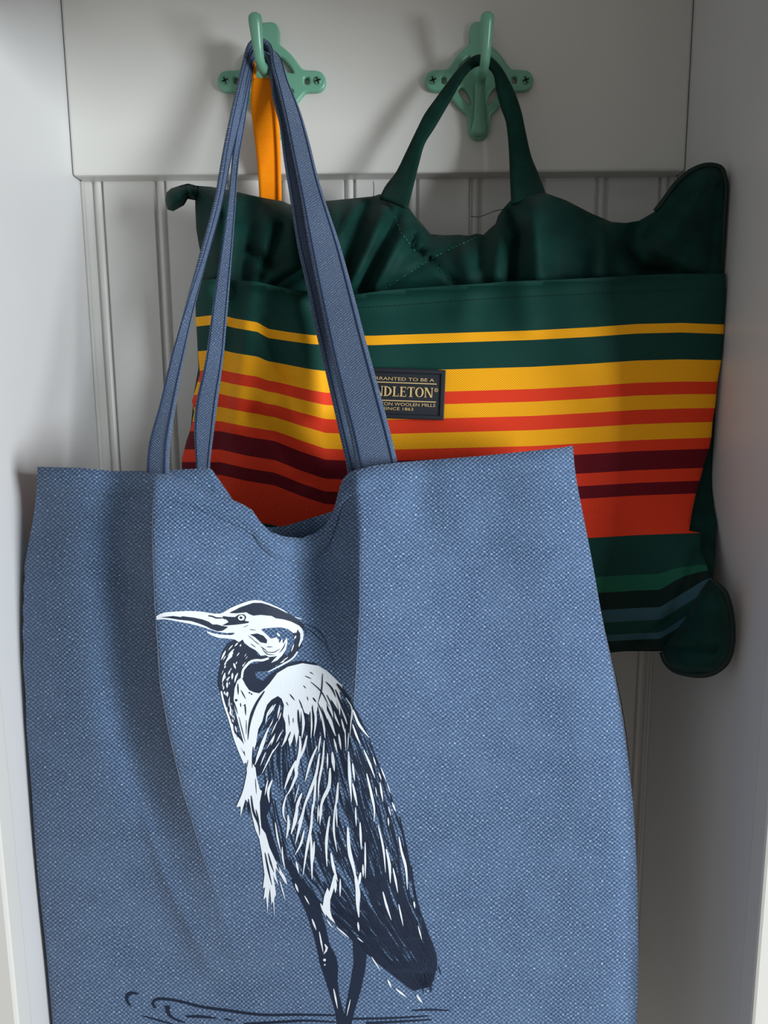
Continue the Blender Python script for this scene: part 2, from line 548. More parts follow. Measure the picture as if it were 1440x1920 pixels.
def make_hook(cx, cy, lean, label):
    c = P(cx, cy, RAIL)
    root = empty('coat_hook', c)
    tag(root, label, 'hook', 'pair of mint green coat hooks on the rail')
    pl = bpy.data.objects.new('plate', plate_me); COL.objects.link(pl); pl.parent = root
    pl.location = (0, -0.0030, 0)
    # prong: rises along the plate, swings out and up to a flattened rounded tip
    prof = [(256, .0245, 4.0), (250, .0252, 5.6), (225, .0262, 4.4), (195, .0275, 3.9), (170, .029, 3.8), (152, .032, 3.7), (141, .039, 3.5),
            (132, .0480, 3.5), (118, .0560, 3.5), (98, .0605, 3.6), (78, .0630, 4.0), (58, .0650, 4.5), (42, .0665, 4.9), (32, .0675, 4.8), (25, .0682, 3.8), (21.5, .0686, 1.6)]
    pr = catmull([(py, o, r) for py, o, r in prof], 44)
    pts, rad = [], []
    base = P(HC[0], HC[1], RAIL)
    for py, o, r in pr:
        q = P(HC[0], py, o)
        k = max(0.0, (o - 0.030) / 0.037)
        pts.append((c.x + lean * k, -o, q.z - base.z + c.z)); rad.append(r * 0.001)
    sq = [0.62 + 0.28 * min(1, max(0, (156 - p[0]) / 40)) for p in pr]
    tube('prong', pts, rad, HOOKM, root, 16, sq)
    for s in (-1, 1):
        lx, lz = hook_local(HC[0] + s * 86, 156)
        # countersunk screw: a domed head with a cross recess
        V, Fc = [], []
        rings = [(0.0032, 0.0), (0.0030, 0.0007), (0.0022, 0.0011), (0.0010, 0.00125)]
        for r, h in rings:
            for k in range(20):
                a = 2 * math.pi * k / 20
                V.append((r * math.cos(a), -h, r * math.sin(a)))
        for i in range(3):
            for k in range(20):
                a, b = i*20+k, i*20+(k+1) % 20
                Fc.append((a, b, b+20, a+20))
        Fc.append(tuple(range(60, 80)))
        org = Vector((c.x + lx, -RAIL - 0.0058, c.z + lz))
        sc = link('screw', [Vector(v) + org for v in V], Fc, SCREWM, root)
        w, l = 0.00055, 0.0024
        V, Fc = [], []
        for ang in (0.35, 0.35 + math.pi / 2):
            ca, sa = math.cos(ang), math.sin(ang)
            b0 = len(V)
            for (u, t, h) in ((-l, -w, .0), (l, -w, .0), (l, w, .0), (-l, w, .0), (-l, -w, .0014), (l, -w, .0014), (l, w, .0014), (-l, w, .0014)):
                V.append(org + Vector((u*ca - t*sa, -h, u*sa + t*ca)))
            for f in ((4, 5, 6, 7), (0, 1, 5, 4), (1, 2, 6, 5), (2, 3, 7, 6), (3, 0, 4, 7)):
                Fc.append(tuple(b0 + i for i in f))
        cr = link('cross_recess', V, Fc, SLOTM, None, False)
        cr.parent = sc
        tag(cr, 'dark cross slot')
    return root
make_hook(511, 157, -0.0045, 'mint green coat hook holding the blue canvas straps and orange strap')
make_hook(897, 156, 0.0, 'mint green coat hook holding the dark green handle')

# ------------------------------------------------------------------ orange strap
orr = empty('hanging_strap', P(500, 140, 0.03))
tag(orr, 'flat bright orange strap hanging behind the blue canvas straps', 'strap')
ribbon('band', [(473, 146, .0445), (470, 187, .0405), (475, 240, .0365), (482, 300, .030), (486, 362, .024), (488, 470, .017), (489, 560, .014)],
       [(509, 146, .0445), (520, 200, .0395), (523, 240, .0355), (525, 290, .029), (527, 370, .023), (527, 470, .016), (527, 560, .013)],
       ORANGE, orr, 50, 7, 0.0014)
# the band is slit at the top and hangs with the slit over the prong
ribbon('slit_side', [(473, 147, .0445), (474, 130, .0435), (477, 112, .0420)], [(481, 147, .0445), (480, 130, .0435), (481, 112, .0420)], ORANGE, orr, 14, 3, 0.0014)
ribbon('slit_side', [(504, 147, .0445), (505, 130, .0435), (503, 112, .0420)], [(509, 147, .0445), (509, 130, .0435), (506, 112, .0420)], ORANGE, orr, 14, 3, 0.0014)
ribbon('loop_top', [(477, 113, .0420), (479, 107, .0415), (482, 105, .0405), (482, 107, .0390), (482, 115, .0375)],
       [(506, 113, .0420), (505, 107, .0415), (503, 105, .0405), (503, 107, .0390), (503, 115, .0375)], ORANGE, orr, 16, 4, 0.0013)
ribbon('edge_fold', [(503, 150, .0458), (513, 200, .0412), (516, 240, .0375), (519, 290, .0315), (521, 370, .0255), (521, 470, .0185)],
       [(509, 150, .0458), (521, 200, .0410), (524, 240, .0370), (526, 290, .0310), (528, 370, .0250), (528, 470, .018)],
       ORANGE, orr, 40, 3, 0.0012)
ribbon('back_band', [(479, 160, .0415), (484, 200, .0380), (490, 240, .0340), (496, 362, .0205), (500, 470, .012), (500, 560, .0095)],
       [(512, 160, .0415), (516, 200, .0380), (520, 240, .0340), (523, 362, .0205), (524, 470, .012), (524, 560, .0095)],
       ORANGE, orr, 40, 5, 0.0012)

# ------------------------------------------------------------------ green zip bag
def off(x, y):
    xa = [330, 367, 412, 437, 483, 503, 540, 585, 640, 700, 756, 1000, 1111, 1194, 1278, 1358, 1400]
    a = np.interp(x, xa, [-24, -25, -30, -23, -15, -3, 3, 9, 10, 10, 8, 0, -6, -12, -14, -11, -10])
    xb = [330, 367, 412, 465, 515, 565, 610, 690, 1000, 1111, 1194, 1278, 1340, 1400]
    b = np.interp(x, xb, [-50, -50, -50, -38, -30, -10, 5, 8, 0, -6, -11, -14, -16, -16])
    t = np.clip((y - 630) / 190.0, 0, 1)
    return a * (1 - t) + b * t - sm(1040, 1090, y) * np.clip(np.asarray(x) - 1238, 0, 200) * 0.58

def ridge(x, y, pts, w, amp):
    """A soft crest (or crease when amp is negative) along a polyline."""
    d = np.full(np.shape(x), 1e9)
    for i in range(len(pts) - 1):
        (x0_, y0_), (x1_, y1_) = pts[i], pts[i + 1]
        dx, dy = x1_ - x0_, y1_ - y0_
        t = np.clip(((x - x0_) * dx + (y - y0_) * dy) / (dx*dx + dy*dy), 0, 1)
        d = np.minimum(d, np.hypot(x - x0_ - t*dx, y - y0_ - t*dy))
    return amp * np.exp(-(d / w) ** 2)

def mid(x, y):
    return 0.050 + 0.052 * sm(650, 1360, x) + 0.045 * sm(1150, 1360, x) * sm(880, 1140, y)

SATIN_FOLDS = [
    ([(525, 425), (508, 480), (490, 520)], 11, -.010), ([(470, 470), (512, 500)], 10, -.008), ([(560, 515), (515, 545)], 12, -.007),
    ([(470, 380), (455, 520)], 24, -.010), ([(545, 395), (550, 500)], 22, .006), ([(412, 370), (405, 510)], 18, .005),
    ([(690, 385), (655, 470), (640, 530)], 11, -.008), ([(670, 375), (640, 440)], 9, .005), ([(745, 400), (712, 470), (675, 545)], 12, -.008),
    ([(722, 392), (690, 470), (655, 545)], 13, .006), ([(770, 420), (735, 480), (705, 540)], 12, .006), ([(775, 440), (772, 468), (792, 474)], 8, -.009),
    ([(805, 487), (720, 543)], 5, -.003), ([(805, 487), (855, 532)], 5, -.003), ([(805, 487), (900, 440)], 5, -.0035),
    ([(870, 455), (880, 525)], 22, .005), ([(905, 445), (900, 500)], 9, -.003), ([(935, 415), (930, 520)], 18, .006),
    ([(955, 395), (972, 440), (960, 525)], 9, -.012), ([(1000, 380), (1010, 520)], 30, .010),
    ([(1185, 420), (1170, 470), (1200, 510), (1250, 508)], 13, -.012), ([(1235, 470), (1300, 500)], 14, .006), ([(1130, 430), (1120, 510)], 26, .007),
    ([(1330, 330), (1240, 470)], 26, .006), ([(1345, 350), (1330, 500)], 10, -.004), ([(1290, 370), (1215, 440)], 11, -.004),
    ([(590, 385), (600, 530)], 16, -.006), ([(625, 385), (620, 520)], 14, .005),
]
def slim(x):
    return 1 - 0.72 * sm(800, 1300, x)
def body_front(x, y, d):
    o = mid(x, y) + 0.036 * slim(x) * (1 - np.exp(-d / 38.0))
    k = 1 - np.exp(-d / 14.0)
    for pts, w, a in SATIN_FOLDS: o = o + k * ridge(x, y, pts, w * 0.8, a * 1.25)
    o = o - sm(505, 560, y) * (1 - np.exp(-d / 20)) * 0.008
    return o
def body_back(x, y, d):
    return mid(x, y) - np.minimum(mid(x, y) - 0.0215, 0.055) * (1 - np.exp(-d / 30.0))

BODY = [(366, 348), (395, 350), (430, 356), (470, 366), (500, 372), (530, 377), (545, 384), (575, 378), (620, 376), (660, 372), (700, 368), (712, 364),
        (740, 372), (764, 385), (779, 407), (795, 424), (807, 439), (834, 441), (862, 440), (879, 442), (893, 438), (907, 440), (918, 429), (929, 420), (934, 404),
        (943, 392), (957, 376), (985, 366), (1021, 361), (1060, 375), (1111, 401), (1147, 416), (1173, 418), (1198, 414), (1229, 396), (1245, 375),
        (1270, 342), (1301, 318), (1332, 310), (1353, 316), (1360, 336), (1361, 408), (1362, 511), (1364, 600), (1362, 700), (1357, 800), (1350, 900), (1343, 1000),
        (1340, 1060), (1332, 1110), (1300, 1190), (1240, 1221), (1173, 1221), (1100, 1228), (700, 1232), (400, 1225), (345, 1180), (335, 1000),
        (343, 860), (358, 800), (364, 735), (372, 690), (368, 600), (374, 520), (379, 487), (373, 460), (368, 430), (366, 390)]
bag = empty('zip_bag', P(880, 1225, 0.06))
tag(bag, 'dark green bag with yellow red and maroon stripes hanging by its handle', 'bag')
CL = (-0.236, HW - 0.0012)
uvpx = lambda x, y: (x, y)
solid_sheet('body', BODY, 8, body_front, body_back, SATIN, bag, uvpx, CL)

POCKET = [(366, 527), (400, 523), (432, 524), (480, 528), (543, 542), (600, 550), (668, 552), (718, 545), (751, 542), (807, 538), (862, 534), (904, 532), (946, 528), (1001, 526),
          (1056, 524), (1111, 521), (1194, 516), (1280, 513), (1361, 513), (1362, 560), (1358, 606), (1357, 640), (1353, 672), (1346, 711), (1343, 739), (1341, 762),
          (1336, 792), (1334, 817), (1330, 840), (1320, 870), (1313, 898), (1305, 925), (1297, 962), (1292, 995), (1313, 999), (1314, 1030), (1325, 1060), (1338, 1095),
          (1325, 1125), (1290, 1165), (1240, 1219), (1207, 1219), (1173, 1219), (1140, 1225),
          (1050, 1228), (700, 1230), (420, 1222), (352, 1170), (340, 1000), (341, 860), (350, 825), (359, 800), (364, 772), (360, 752), (366, 732), (375, 700), (372, 672), (369, 625), (367, 595)]
POCKET_FOLDS = [
    ([(432, 535), (428, 620), (410, 760), (395, 900)], 26, -.012), ([(470, 545), (455, 640), (440, 800)], 20, .004),
    ([(495, 600), (510, 640), (540, 720)], 9, -.004), ([(550, 560), (570, 660), (585, 760)], 26, .008), ([(620, 570), (640, 700)], 26, -.005),
    ([(520, 760), (600, 860)], 22, .005), ([(480, 780), (560, 900)], 18, -.004), ([(690, 560), (700, 900)], 60, .004),
    ([(1060, 540), (1150, 760), (1180, 1000)], 70, .007), ([(1240, 1190), (1290, 1100), (1310, 1040)], 14, -.006), ([(1180, 1200), (1290, 1150)], 12, -.005),
    ([(880, 540), (870, 590)], 30, .003), ([(980, 540), (990, 600)], 30, .004),
]
def pocket_front(x, y, d):
    o = mid(x, y) + 0.006 + 0.040 * slim(x) * (1 - np.exp(-(np.minimum(d, 400)) / 46.0))
    top = np.interp(x, [366, 432, 543, 668, 862, 1056, 1194, 1361], [525, 524, 542, 552, 534, 524, 516, 513])
    near = np.exp(-np.clip(y - top, 0, 500) / 30.0)
    side = np.minimum(np.clip(x - 366, 0, 1e9), np.clip(1361 - x, 0, 1e9))
    o = o + near * slim(x) * 0.040 * np.exp(-d / 46.0) * (1 - np.exp(-side / 40.0))
    for pts, w, a in POCKET_FOLDS: o = o + (1 - np.exp(-side / 12.0)) * ridge(x, y, pts, w, a)
    return o
def pocket_back(x, y, d):
    return pocket_front(x, y, d) - 0.0022
solid_sheet('striped_pocket', POCKET, 8, pocket_front, pocket_back, STRIPE, bag, lambda x, y: (x, y - off(x, y)), CL)

TABO = [(312, 361), (321, 353), (340, 347), (353, 344), (368, 348), (376, 362), (368, 376), (352, 373), (345, 385), (325, 396), (314, 393), (310, 376)]
tab_in = lambda x, y, d: 0.050 + 0.016 * (1 - np.exp(-d / 9.0)) - ridge(x, y, [(350, 345), (352, 374)], 4, .004)
solid_sheet('corner_tab', TABO, 4, tab_in, lambda x, y, d: 0.050 - 0.016 * (1 - np.exp(-d / 9.0)), SATIN, bag, uvpx, CL)

FLAP = [(1330, 1086), (1354, 1104), (1368, 1139), (1374, 1181), (1373, 1209), (1362, 1243), (1338, 1262), (1284, 1264), (1263, 1257), (1247, 1241), (1241, 1220), (1262, 1190), (1292, 1150), (1312, 1110)]
flap_o = lambda x, y: mid(x, y) + 0.016
flap_f = lambda x, y, d: flap_o(x, y) + 0.010 * (1 - np.exp(-d / 14.0)) + ridge(x, y, [(1250, 1215), (1340, 1218)], 6, -.006) + ridge(x, y, [(1270, 1245), (1340, 1248)], 5, .004)
solid_sheet('bottom_corner', FLAP, 6, flap_f, lambda x, y, d: flap_o(x, y) - 0.010 * (1 - np.exp(-d / 14.0)), SATIN, bag, uvpx, CL)

def edge_tube(name, pts, of, r, mat, n=60, lift=0.0):
    c = catmull(pts, n)
    V = PA(c[:, 0], c[:, 1], of(c[:, 0], c[:, 1]) + lift)
    V[:, 0] = np.clip(V[:, 0], CL[0], CL[1] - r)
    return tube(name, V, r, mat, bag, 8)
edge_tube('piping', [(1229, 396), (1245, 375), (1270, 342), (1301, 318), (1332, 310), (1352, 316), (1359, 336), (1360, 408), (1361, 511)], mid, 0.0019, PIPE)
edge_tube('piping', [(1340, 1094), (1354, 1106), (1367, 1139), (1372, 1181), (1371, 1209), (1360, 1242), (1337, 1260), (1284, 1262), (1264, 1255), (1249, 1240), (1242, 1222)], flap_o, 0.0024, PIPE)

# handle
HL = [(712, 372, .070), (722, 353, .062), (742, 327, .057), (762, 287, .054), (782, 245, .052), (797, 215, .051), (817, 187, .050), (837, 160, .048), (855, 137, .046), (875, 117, .0445), (894, 105, .0435),
      (912, 105, .0435), (932, 120, .0445), (952, 150, .046), (967, 182, .048), (977, 212, .050), (985, 250, .053), (995, 295, .056), (1010, 332, .062), (1023, 366, .074)]
HR = [(764, 392, .078), (775, 345, .066), (785, 305, .060), (795, 270, .057), (816, 236, .055), (830, 212, .054), (847, 182, .053), (862, 156, .051), (875, 137, .049), (886, 127, .0475), (897, 122, .0465),
      (910, 122, .0465), (925, 136, .048), (932, 170, .050), (940, 200, .052), (949, 226, .053), (953, 258, .055), (955, 285, .058), (957, 330, .066), (959, 384, .082)]
ribbon('handle', HL, HR, WEBG, bag, 130, 7, 0.0026, wave=0.001)

def stitch(name, pts, of, mat, parent, dash=5.0, gap=3.0, w=2.0, lift=0.0012, h=0.0005):
    """A row of thread stitches lying on a surface."""
    c = np.asarray(pts, float)
    seg = np.hypot(*np.diff(c, axis=0).T); s = np.concatenate([[0], np.cumsum(seg)])
    V, Fc = [], []
    t = 0.0
    while t + dash < s[-1]:
        ts = np.array([t, t + dash * 0.5, t + dash])
        x, y = np.interp(ts, s, c[:, 0]), np.interp(ts, s, c[:, 1])
        tx, ty = x[2] - x[0], y[2] - y[0]
        L = math.hypot(tx, ty) + 1e-9
        nx, ny = -ty / L * w / 2, tx / L * w / 2
        o = of(x, y)
        prof = [(0.1, 0.0), (1.0, h), (0.1, 0.0)]
        b0 = len(V)
        for i in range(3):
            V.append(P(x[i] - nx * (0.4 + 0.6 * (i == 1)), y[i] - ny * (0.4 + 0.6 * (i == 1)), o[i] + lift))
            V.append(P(x[i], y[i], o[i] + lift + prof[i][1]))
            V.append(P(x[i] + nx * (0.4 + 0.6 * (i == 1)), y[i] + ny * (0.4 + 0.6 * (i == 1)), o[i] + lift))
        for i in range(2):
            for j in range(2):
                a = b0 + i * 3 + j
                Fc.append((a, a + 1, a + 4, a + 3))
        t += dash + gap
    return link(name, V, Fc, mat, parent)
bpoly = resample(BODY, 8)
bo = lambda x, y: body_front(np.asarray(x), np.asarray(y), dist_poly(np.asarray(x), np.asarray(y), bpoly))
ppoly = resample(POCKET, 8)
po = lambda x, y: pocket_front(np.asarray(x), np.asarray(y), dist_poly(np.asarray(x), np.asarray(y), ppoly))
for pts in ([(716, 545), (760, 516), (805, 487), (850, 464), (900, 442)], [(740, 405), (752, 436), (778, 470), (805, 487), (830, 510), (855, 531)]):
    stitch('quilting_stitches', pts, bo, THREADG, bag)
stitch('pocket_hem_stitches', [(668, 577), (760, 572), (860, 564), (950, 558), (1056, 553), (1194, 546), (1350, 543)], po, PIPE, bag, 4.0, 4.0, 1.4)
th = catmull([(882, 405), (895, 407), (912, 402), (930, 395), (945, 392)], 24)
tube('loose_thread', PA(th[:, 0], th[:, 1], np.full(24, 0.078)), 0.00028, PIPE, bag, 6)
th = catmull([(700, 340), (701, 356), (700, 371)], 8)
tube('loose_thread', PA(th[:, 0], th[:, 1], np.full(8, 0.055)), 0.00025, PIPE, bag, 6)

# ------------------------------------------------------------------ woven name patch on the pocket
TL, TR, BR, BL = (654, 687), (836, 694), (832, 788), (650, 782)
PW, PH = 182.0, 95.0
def patch_px(a, b):
    u, v = a / PW, b / PH
    x = (TL[0]*(1-u) + TR[0]*u)*(1-v) + (BL[0]*(1-u) + BR[0]*u)*v
    y = (TL[1]*(1-u) + TR[1]*u)*(1-v) + (BL[1]*(1-u) + BR[1]*u)*v
    return x, y
# the patch is stiff: it bends only gently with the pocket
_c = [(float(po(np.array([patch_px(a, b)[0]]), np.array([patch_px(a, b)[1]]))[0])) for a, b in ((0, 0), (PW, 0), (PW, PH), (0, PH))]
_m = max(float(po(np.array([patch_px(a, b)[0]]), np.array([patch_px(a, b)[1]]))[0]) - (( _c[0]*(1-a/PW) + _c[1]*a/PW)*(1-b/PH) + (_c[3]*(1-a/PW) + _c[2]*a/PW)*b/PH)
         for a in np.linspace(0, PW, 9) for b in np.linspace(0, PH, 6))
def patch_o(a, b):
    u, v = a / PW, b / PH
    return (_c[0]*(1-u) + _c[1]*u)*(1-v) + (_c[3]*(1-u) + _c[2]*u)*v + max(0, _m) + 0.0006
def patch_pt(a, b, h):
    x, y = patch_px(a, b)
    return P(x, y, patch_o(a, b) + h)
V, Fc = [], []
rings = [(0, 0, -0.002), (0, 0, 0.0016), (1.5, 1.5, 0.0022), (7.5, 7.5, 0.0022), (9.5, 9.5, 0.0010)]
for (ia, ib, h) in rings:
    for a, b in ((ia, ib), (PW - ia, ib), (PW - ia, PH - ib), (ia, PH - ib)):
        V.append(patch_pt(a, b, h))
for r in range(len(rings) - 1):
    for k in range(4):
        a, b = r*4 + k, r*4 + (k+1) % 4
        Fc.append((b, a, a + 4, b + 4))
Fc.append((0, 1, 2, 3))
b0 = len(V); na, nb_ = 14, 8
for j in range(nb_ + 1):
    for i in range(na + 1):
        V.append(patch_pt(9.5 + (PW - 19) * i / na, 9.5 + (PH - 19) * j / nb_, 0.0010))
for j in range(nb_):
    for i in range(na):
        a = b0 + j * (na + 1) + i
        Fc.append((a + na + 1, a + na + 2, a + 1, a))
patch = link('name_patch', V, Fc, RUBBER, bag, False)
tag(patch, 'black rubber name patch with raised border')

def text_mesh(body):
    cu = bpy.data.curves.new('t', 'FONT')
    cu.body = body; cu.size = 1.0; cu.resolution_u = 3
    tmp = bpy.data.objects.new('t', cu)
    me = bpy.data.meshes.new_from_object(tmp)
    v = np.array([tuple(q.co) for q in me.vertices]); f = [tuple(p.vertices) for p in me.polygons]
    bpy.data.objects.remove(tmp); bpy.data.curves.remove(cu); bpy.data.meshes.remove(me)
    return v, f
def lettering(name, v, f, a0, a1, b0, b1):
    """Fit a flat outline (x right, y up) into a rectangle of the patch."""
    v = np.asarray(v)
    lo, hi = v.min(0), v.max(0)
    Vx = [patch_pt(a0 + (q[0]-lo[0])/(hi[0]-lo[0])*(a1-a0), b1 - (q[1]-lo[1])/(hi[1]-lo[1])*(b1-b0), 0.0016) for q in v]
    return link(name, Vx, f, GOLD, patch, False)
for s, a0, a1, b0, b1 in (('WARRANTED TO BE A', 27, 161, 17, 23), ('PENDLETON WOOLEN MILLS', 25, 165, 64.5, 70.5), ('SINCE 1863', 68, 124, 73.5, 79)):
    v, f = text_mesh(s)
    lettering('lettering', v, f, a0, a1, b0, b1)
for b in (26.2, 60.2):
    V = [patch_pt(a, bb, 0.0016) for a, bb in ((26, b), (166, b), (166, b + 1.8), (26, b + 1.8))]
    link('rule', V, [(3, 2, 1, 0)], GOLD, patch, False)

def serif_word(word):
    V, Fc = [], []
    def quad(*p):
        b = len(V); V.extend((q[0], q[1], 0) for q in p); Fc.append(tuple(range(b, b + len(p))))
    def rect(x0_, y0_, x1_, y1_): quad((x0_, y0_), (x1_, y0_), (x1_, y1_), (x0_, y1_))
    def arc(cx, cy, ro, ri, yo, yi, a0, a1, n=14):
        for i in range(n):
            p, q = a0 + (a1-a0)*i/n, a0 + (a1-a0)*(i+1)/n
            quad((cx + ri*math.cos(p), cy + yi*math.sin(p)), (cx + ro*math.cos(p), cy + yo*math.sin(p)),
                 (cx + ro*math.cos(q), cy + yo*math.sin(q)), (cx + ri*math.cos(q), cy + yi*math.sin(q)))
    x = 0.0
    for ch in word:
        def stem(s, w=0.15, top=True, bot=True):
            rect(x + s, 0, x + s + w, 1)
            if bot: rect(x + s - .07, 0, x + s + w + .07, .06)
            if top: rect(x + s - .07, .94, x + s + w + .07, 1)
        if ch == 'P': stem(.08); arc(x + .22, .72, .32, .17, .28, .21, -math.pi/2, math.pi/2); wd = .60
        elif ch == 'E':
            stem(.08); rect(x + .2, 0, x + .56, .07); rect(x + .2, .93, x + .54, 1); rect(x + .2, .48, x + .44, .55)
            rect(x + .52, 0, x + .56, .24); rect(x + .50, .78, x + .54, 1); rect(x + .41, .40, x + .44, .63); wd = .63
        elif ch == 'N':
            stem(.08, .07); rect(x + .62, 0, x + .69, 1); rect(x + .55, .94, x + .76, 1)
            quad((x + .06, 1), (x + .24, 1), (x + .69, 0), (x + .55, 0)); wd = .79
        elif ch == 'D': stem(.08); arc(x + .2, .5, .48, .31, .5, .43, -math.pi/2, math.pi/2, 18); wd = .74
        elif ch == 'L': stem(.08); rect(x + .2, 0, x + .54, .07); rect(x + .50, 0, x + .54, .28); wd = .60
        elif ch == 'T':
            stem(.25, .15, False); rect(x + .02, .93, x + .63, 1); rect(x + .02, .74, x + .06, 1); rect(x + .59, .74, x + .63, 1); wd = .66
        else: arc(x + .38, .5, .36, .20, .5, .44, 0, 2*math.pi, 28); wd = .77
        x += wd
    return V, Fc
v, f = serif_word('PENDLETON')
lettering('lettering', v, f, 22, 160, 34.5, 53)
V, Fc = [], []
for i in range(20):
    for r in (2.6, 3.6):
        a = 2*math.pi*i/20
        V.append(patch_pt(165.5 + r*math.cos(a), 38.5 + r*math.sin(a), 0.0016))
for i in range(20):
    j = (i+1) % 20
    Fc.append((2*i, 2*i+1, 2*j+1, 2*j))
link('registered_mark', V, Fc, GOLD, patch, False)
v, f = text_mesh('R')
lettering('registered_mark', v, f, 164.4, 166.8, 37, 40)

# ------------------------------------------------------------------ blue canvas tote
tote = empty('tote_bag', P(640, 2080, 0.15))
tag(tote, 'large washed blue canvas tote bag printed with a standing heron', 'bag')
LX = catmull([(862, 74), (876, 70), (940, 62), (1000, 50), (1080, 36), (1200, 21), (1350, 21), (1480, 26), (1600, 34), (1700, 44), (1800, 56), (1920, 68), (2140, 90)], 120)
RX = catmull([(800, 1066), (836, 1075), (950, 1100), (1050, 1117), (1170, 1134), (1260, 1150), (1330, 1162), (1420, 1176), (1500, 1186), (1600, 1193), (1700, 1196), (1800, 1197), (1920, 1194), (2140, 1180)], 120)
xl = lambda y: np.interp(y, LX[:, 0], LX[:, 1])
xr = lambda y: np.interp(y, RX[:, 0], RX[:, 1])
CA = np.array([(860, 294, .010), (950, 287, .017), (1000, 285, .021), (1130, 290, .021), (1280, 300, .019), (1380, 318, .016), (1480, 342, .012), (1580, 372, .008), (1660, 398, .005), (1760, 430, .002), (1820, 450, 0)])
CB = np.array([(860, 668, .012), (1000, 676, .019), (1150, 675, .019), (1250, 669, .016), (1330, 663, .012), (1400, 658, .008), (1500, 650, .004), (1600, 645, 0)])
CC = np.array([(1480, 255, 0), (1567, 283, .004), (1650, 310, .005), (1767, 367, .004), (1850, 410, 0)])
def crest(x, y, C, wl, wr):
    c, a = np.interp(y, C[:, 0], C[:, 1]), np.interp(y, C[:, 0], C[:, 2])
    d = x - c
    return a * np.where(d < 0, np.exp(-(np.abs(d) / wl) ** 1.15), np.exp(-(np.abs(d) / wr) ** 1.5))
rng = np.random.RandomState(4)
UND = [(rng.uniform(.003, .011), rng.uniform(-.003, .003), rng.uniform(0, 6.28), rng.uniform(.0004, .0011)) for _ in range(9)]
def tote_front(x, y):
    x, y = np.asarray(x, float), np.asarray(y, float)
    u = np.clip((x - xl(y)) / (xr(y) - xl(y)), 0, 1)
    o = 0.180 - 0.010 * u + 0.006 * sm(900, 1700, y)
    o = o + 0.006 * np.sin(np.pi * u) * sm(1000, 1500, y)
    ca, aa = np.interp(y, CA[:, 0], CA[:, 1]), np.interp(y, CA[:, 0], CA[:, 2]) / 0.021
    lf = np.clip((x - xl(y)) / np.maximum(ca - xl(y), 1), 0, 1)
    o = o + 0.030 * (0.15 + 0.85 * aa) * np.where(x < ca, lf, np.exp(-(np.clip(x - ca, 0, 1e4) / 330.0) ** 1.4))
    o = o - 0.011 * aa * np.exp(-((x - ca + 72) / 44.0) ** 2)
    o = o + 0.75 * crest(x, y, CA, 34, 200) + 1.65 * crest(x, y, CB, 78, 240) + crest(x, y, CC, 22, 60)
    o = o - 0.016 * np.exp(-((x - 582) / 52.0) ** 2) * (1 - sm(1050, 1330, y))
    o = o - 0.005 * np.exp(-((x - 790) / 40.0) ** 2) * (1 - sm(930, 1150, y)) + .004 * np.exp(-((x - 1010) / 70.0) ** 2) * (1 - sm(950, 1400, y))
    for a, b, ph, am in UND: o = o + am * np.sin(a * x + b * y + ph)
    o = o - 0.022 * np.exp(-(x - xl(y)) / 34.0) * sm(840, 1000, y) - 0.006 * np.exp(-(x - xl(y)) / 30.0) - 0.016 * np.exp(-(xr(y) - x) / 26.0)
    return o
FT = np.array([(60, 876), (150, 878), (200, 883), (270, 887), (310, 890), (360, 905), (420, 930), (458, 948), (473, 957), (486, 977), (507, 998), (533, 1007), (565, 1010), (589, 1001), (605, 992),
               (618, 974), (626, 956), (631, 938), (635, 919), (643, 898), (657, 885), (700, 874), (746, 868), (900, 856), (1040, 842), (1080, 836)], float)
BT = np.array([(60, 884), (290, 884), (395, 878), (428, 925), (468, 986), (507, 990), (539, 986), (584, 972), (623, 960), (660, 935), (710, 882), (1080, 838)], float)
NU, NV, YB = 210, 230, 2120.0
us = np.linspace(0, 1, NU)
# denser columns do not matter, but rows follow the sagging rim
def panel(T, ofun, grow):
    x0_ = 70 + us * (1075 - 70)
    yt = np.interp(x0_, T[:, 0], T[:, 1])
    vs = np.linspace(0, 1, NV) ** 1.1
    Y = yt[None, :] + (YB - yt[None, :]) * vs[:, None]
    X = (xl(Y) + (xr(Y) - xl(Y)) * us[None, :])
    # keep the rim's own x positions near the top
    k = np.exp(-(Y - yt[None, :]) / 120.0)
    X = X * (1 - k) + x0_[None, :] * k
    X = X + grow(Y) * us[None, :] ** 8
    return X, Y, ofun(X, Y)
def back_o(x, y):
    u = np.clip((x - xl(y)) / (xr(y) - xl(y)), 0, 1)
    edge = np.minimum(u, 1 - u)
    f = tote_front(x, y)
    return np.maximum(f - 0.012 - 0.030 * (1 - np.exp(-edge / 0.05)), 0.143)
Xf, Yf, Of = panel(FT, tote_front, lambda y: 0 * y)
Xb, Yb, Ob = panel(BT, back_o, lambda y: 7 * np.exp(-((y - 1330) / 130.0) ** 2))
V = np.concatenate([PA(Xf, Yf, Of).reshape(-1, 3), PA(Xb, Yb, Ob).reshape(-1, 3)])
V[:, 0] = np.clip(V[:, 0], -HW + 0.003, 1)
nf = NU * NV
Fc = []
for i in range(NV - 1):
    for j in range(NU - 1):
        a = i*NU + j
        Fc.append((a, a + NU, a + NU + 1, a + 1))
        Fc.append((nf + a, nf + a + 1, nf + a + NU + 1, nf + a + NU))
    a = i*NU
    Fc.append((a, nf + a, nf + a + NU, a + NU))
    a = i*NU + NU - 1
    Fc.append((a, a + NU, nf + a + NU, nf + a))
for j in range(NU - 1):
    a = (NV-1)*NU + j
    Fc.append((a, nf + a, nf + a + 1, a + 1))
uv = np.concatenate([np.stack([Xf.ravel(), Yf.ravel()], -1), np.stack([Xb.ravel(), Yb.ravel()], -1)])
link('body', V, Fc, CANVAS, tote, True, uv)

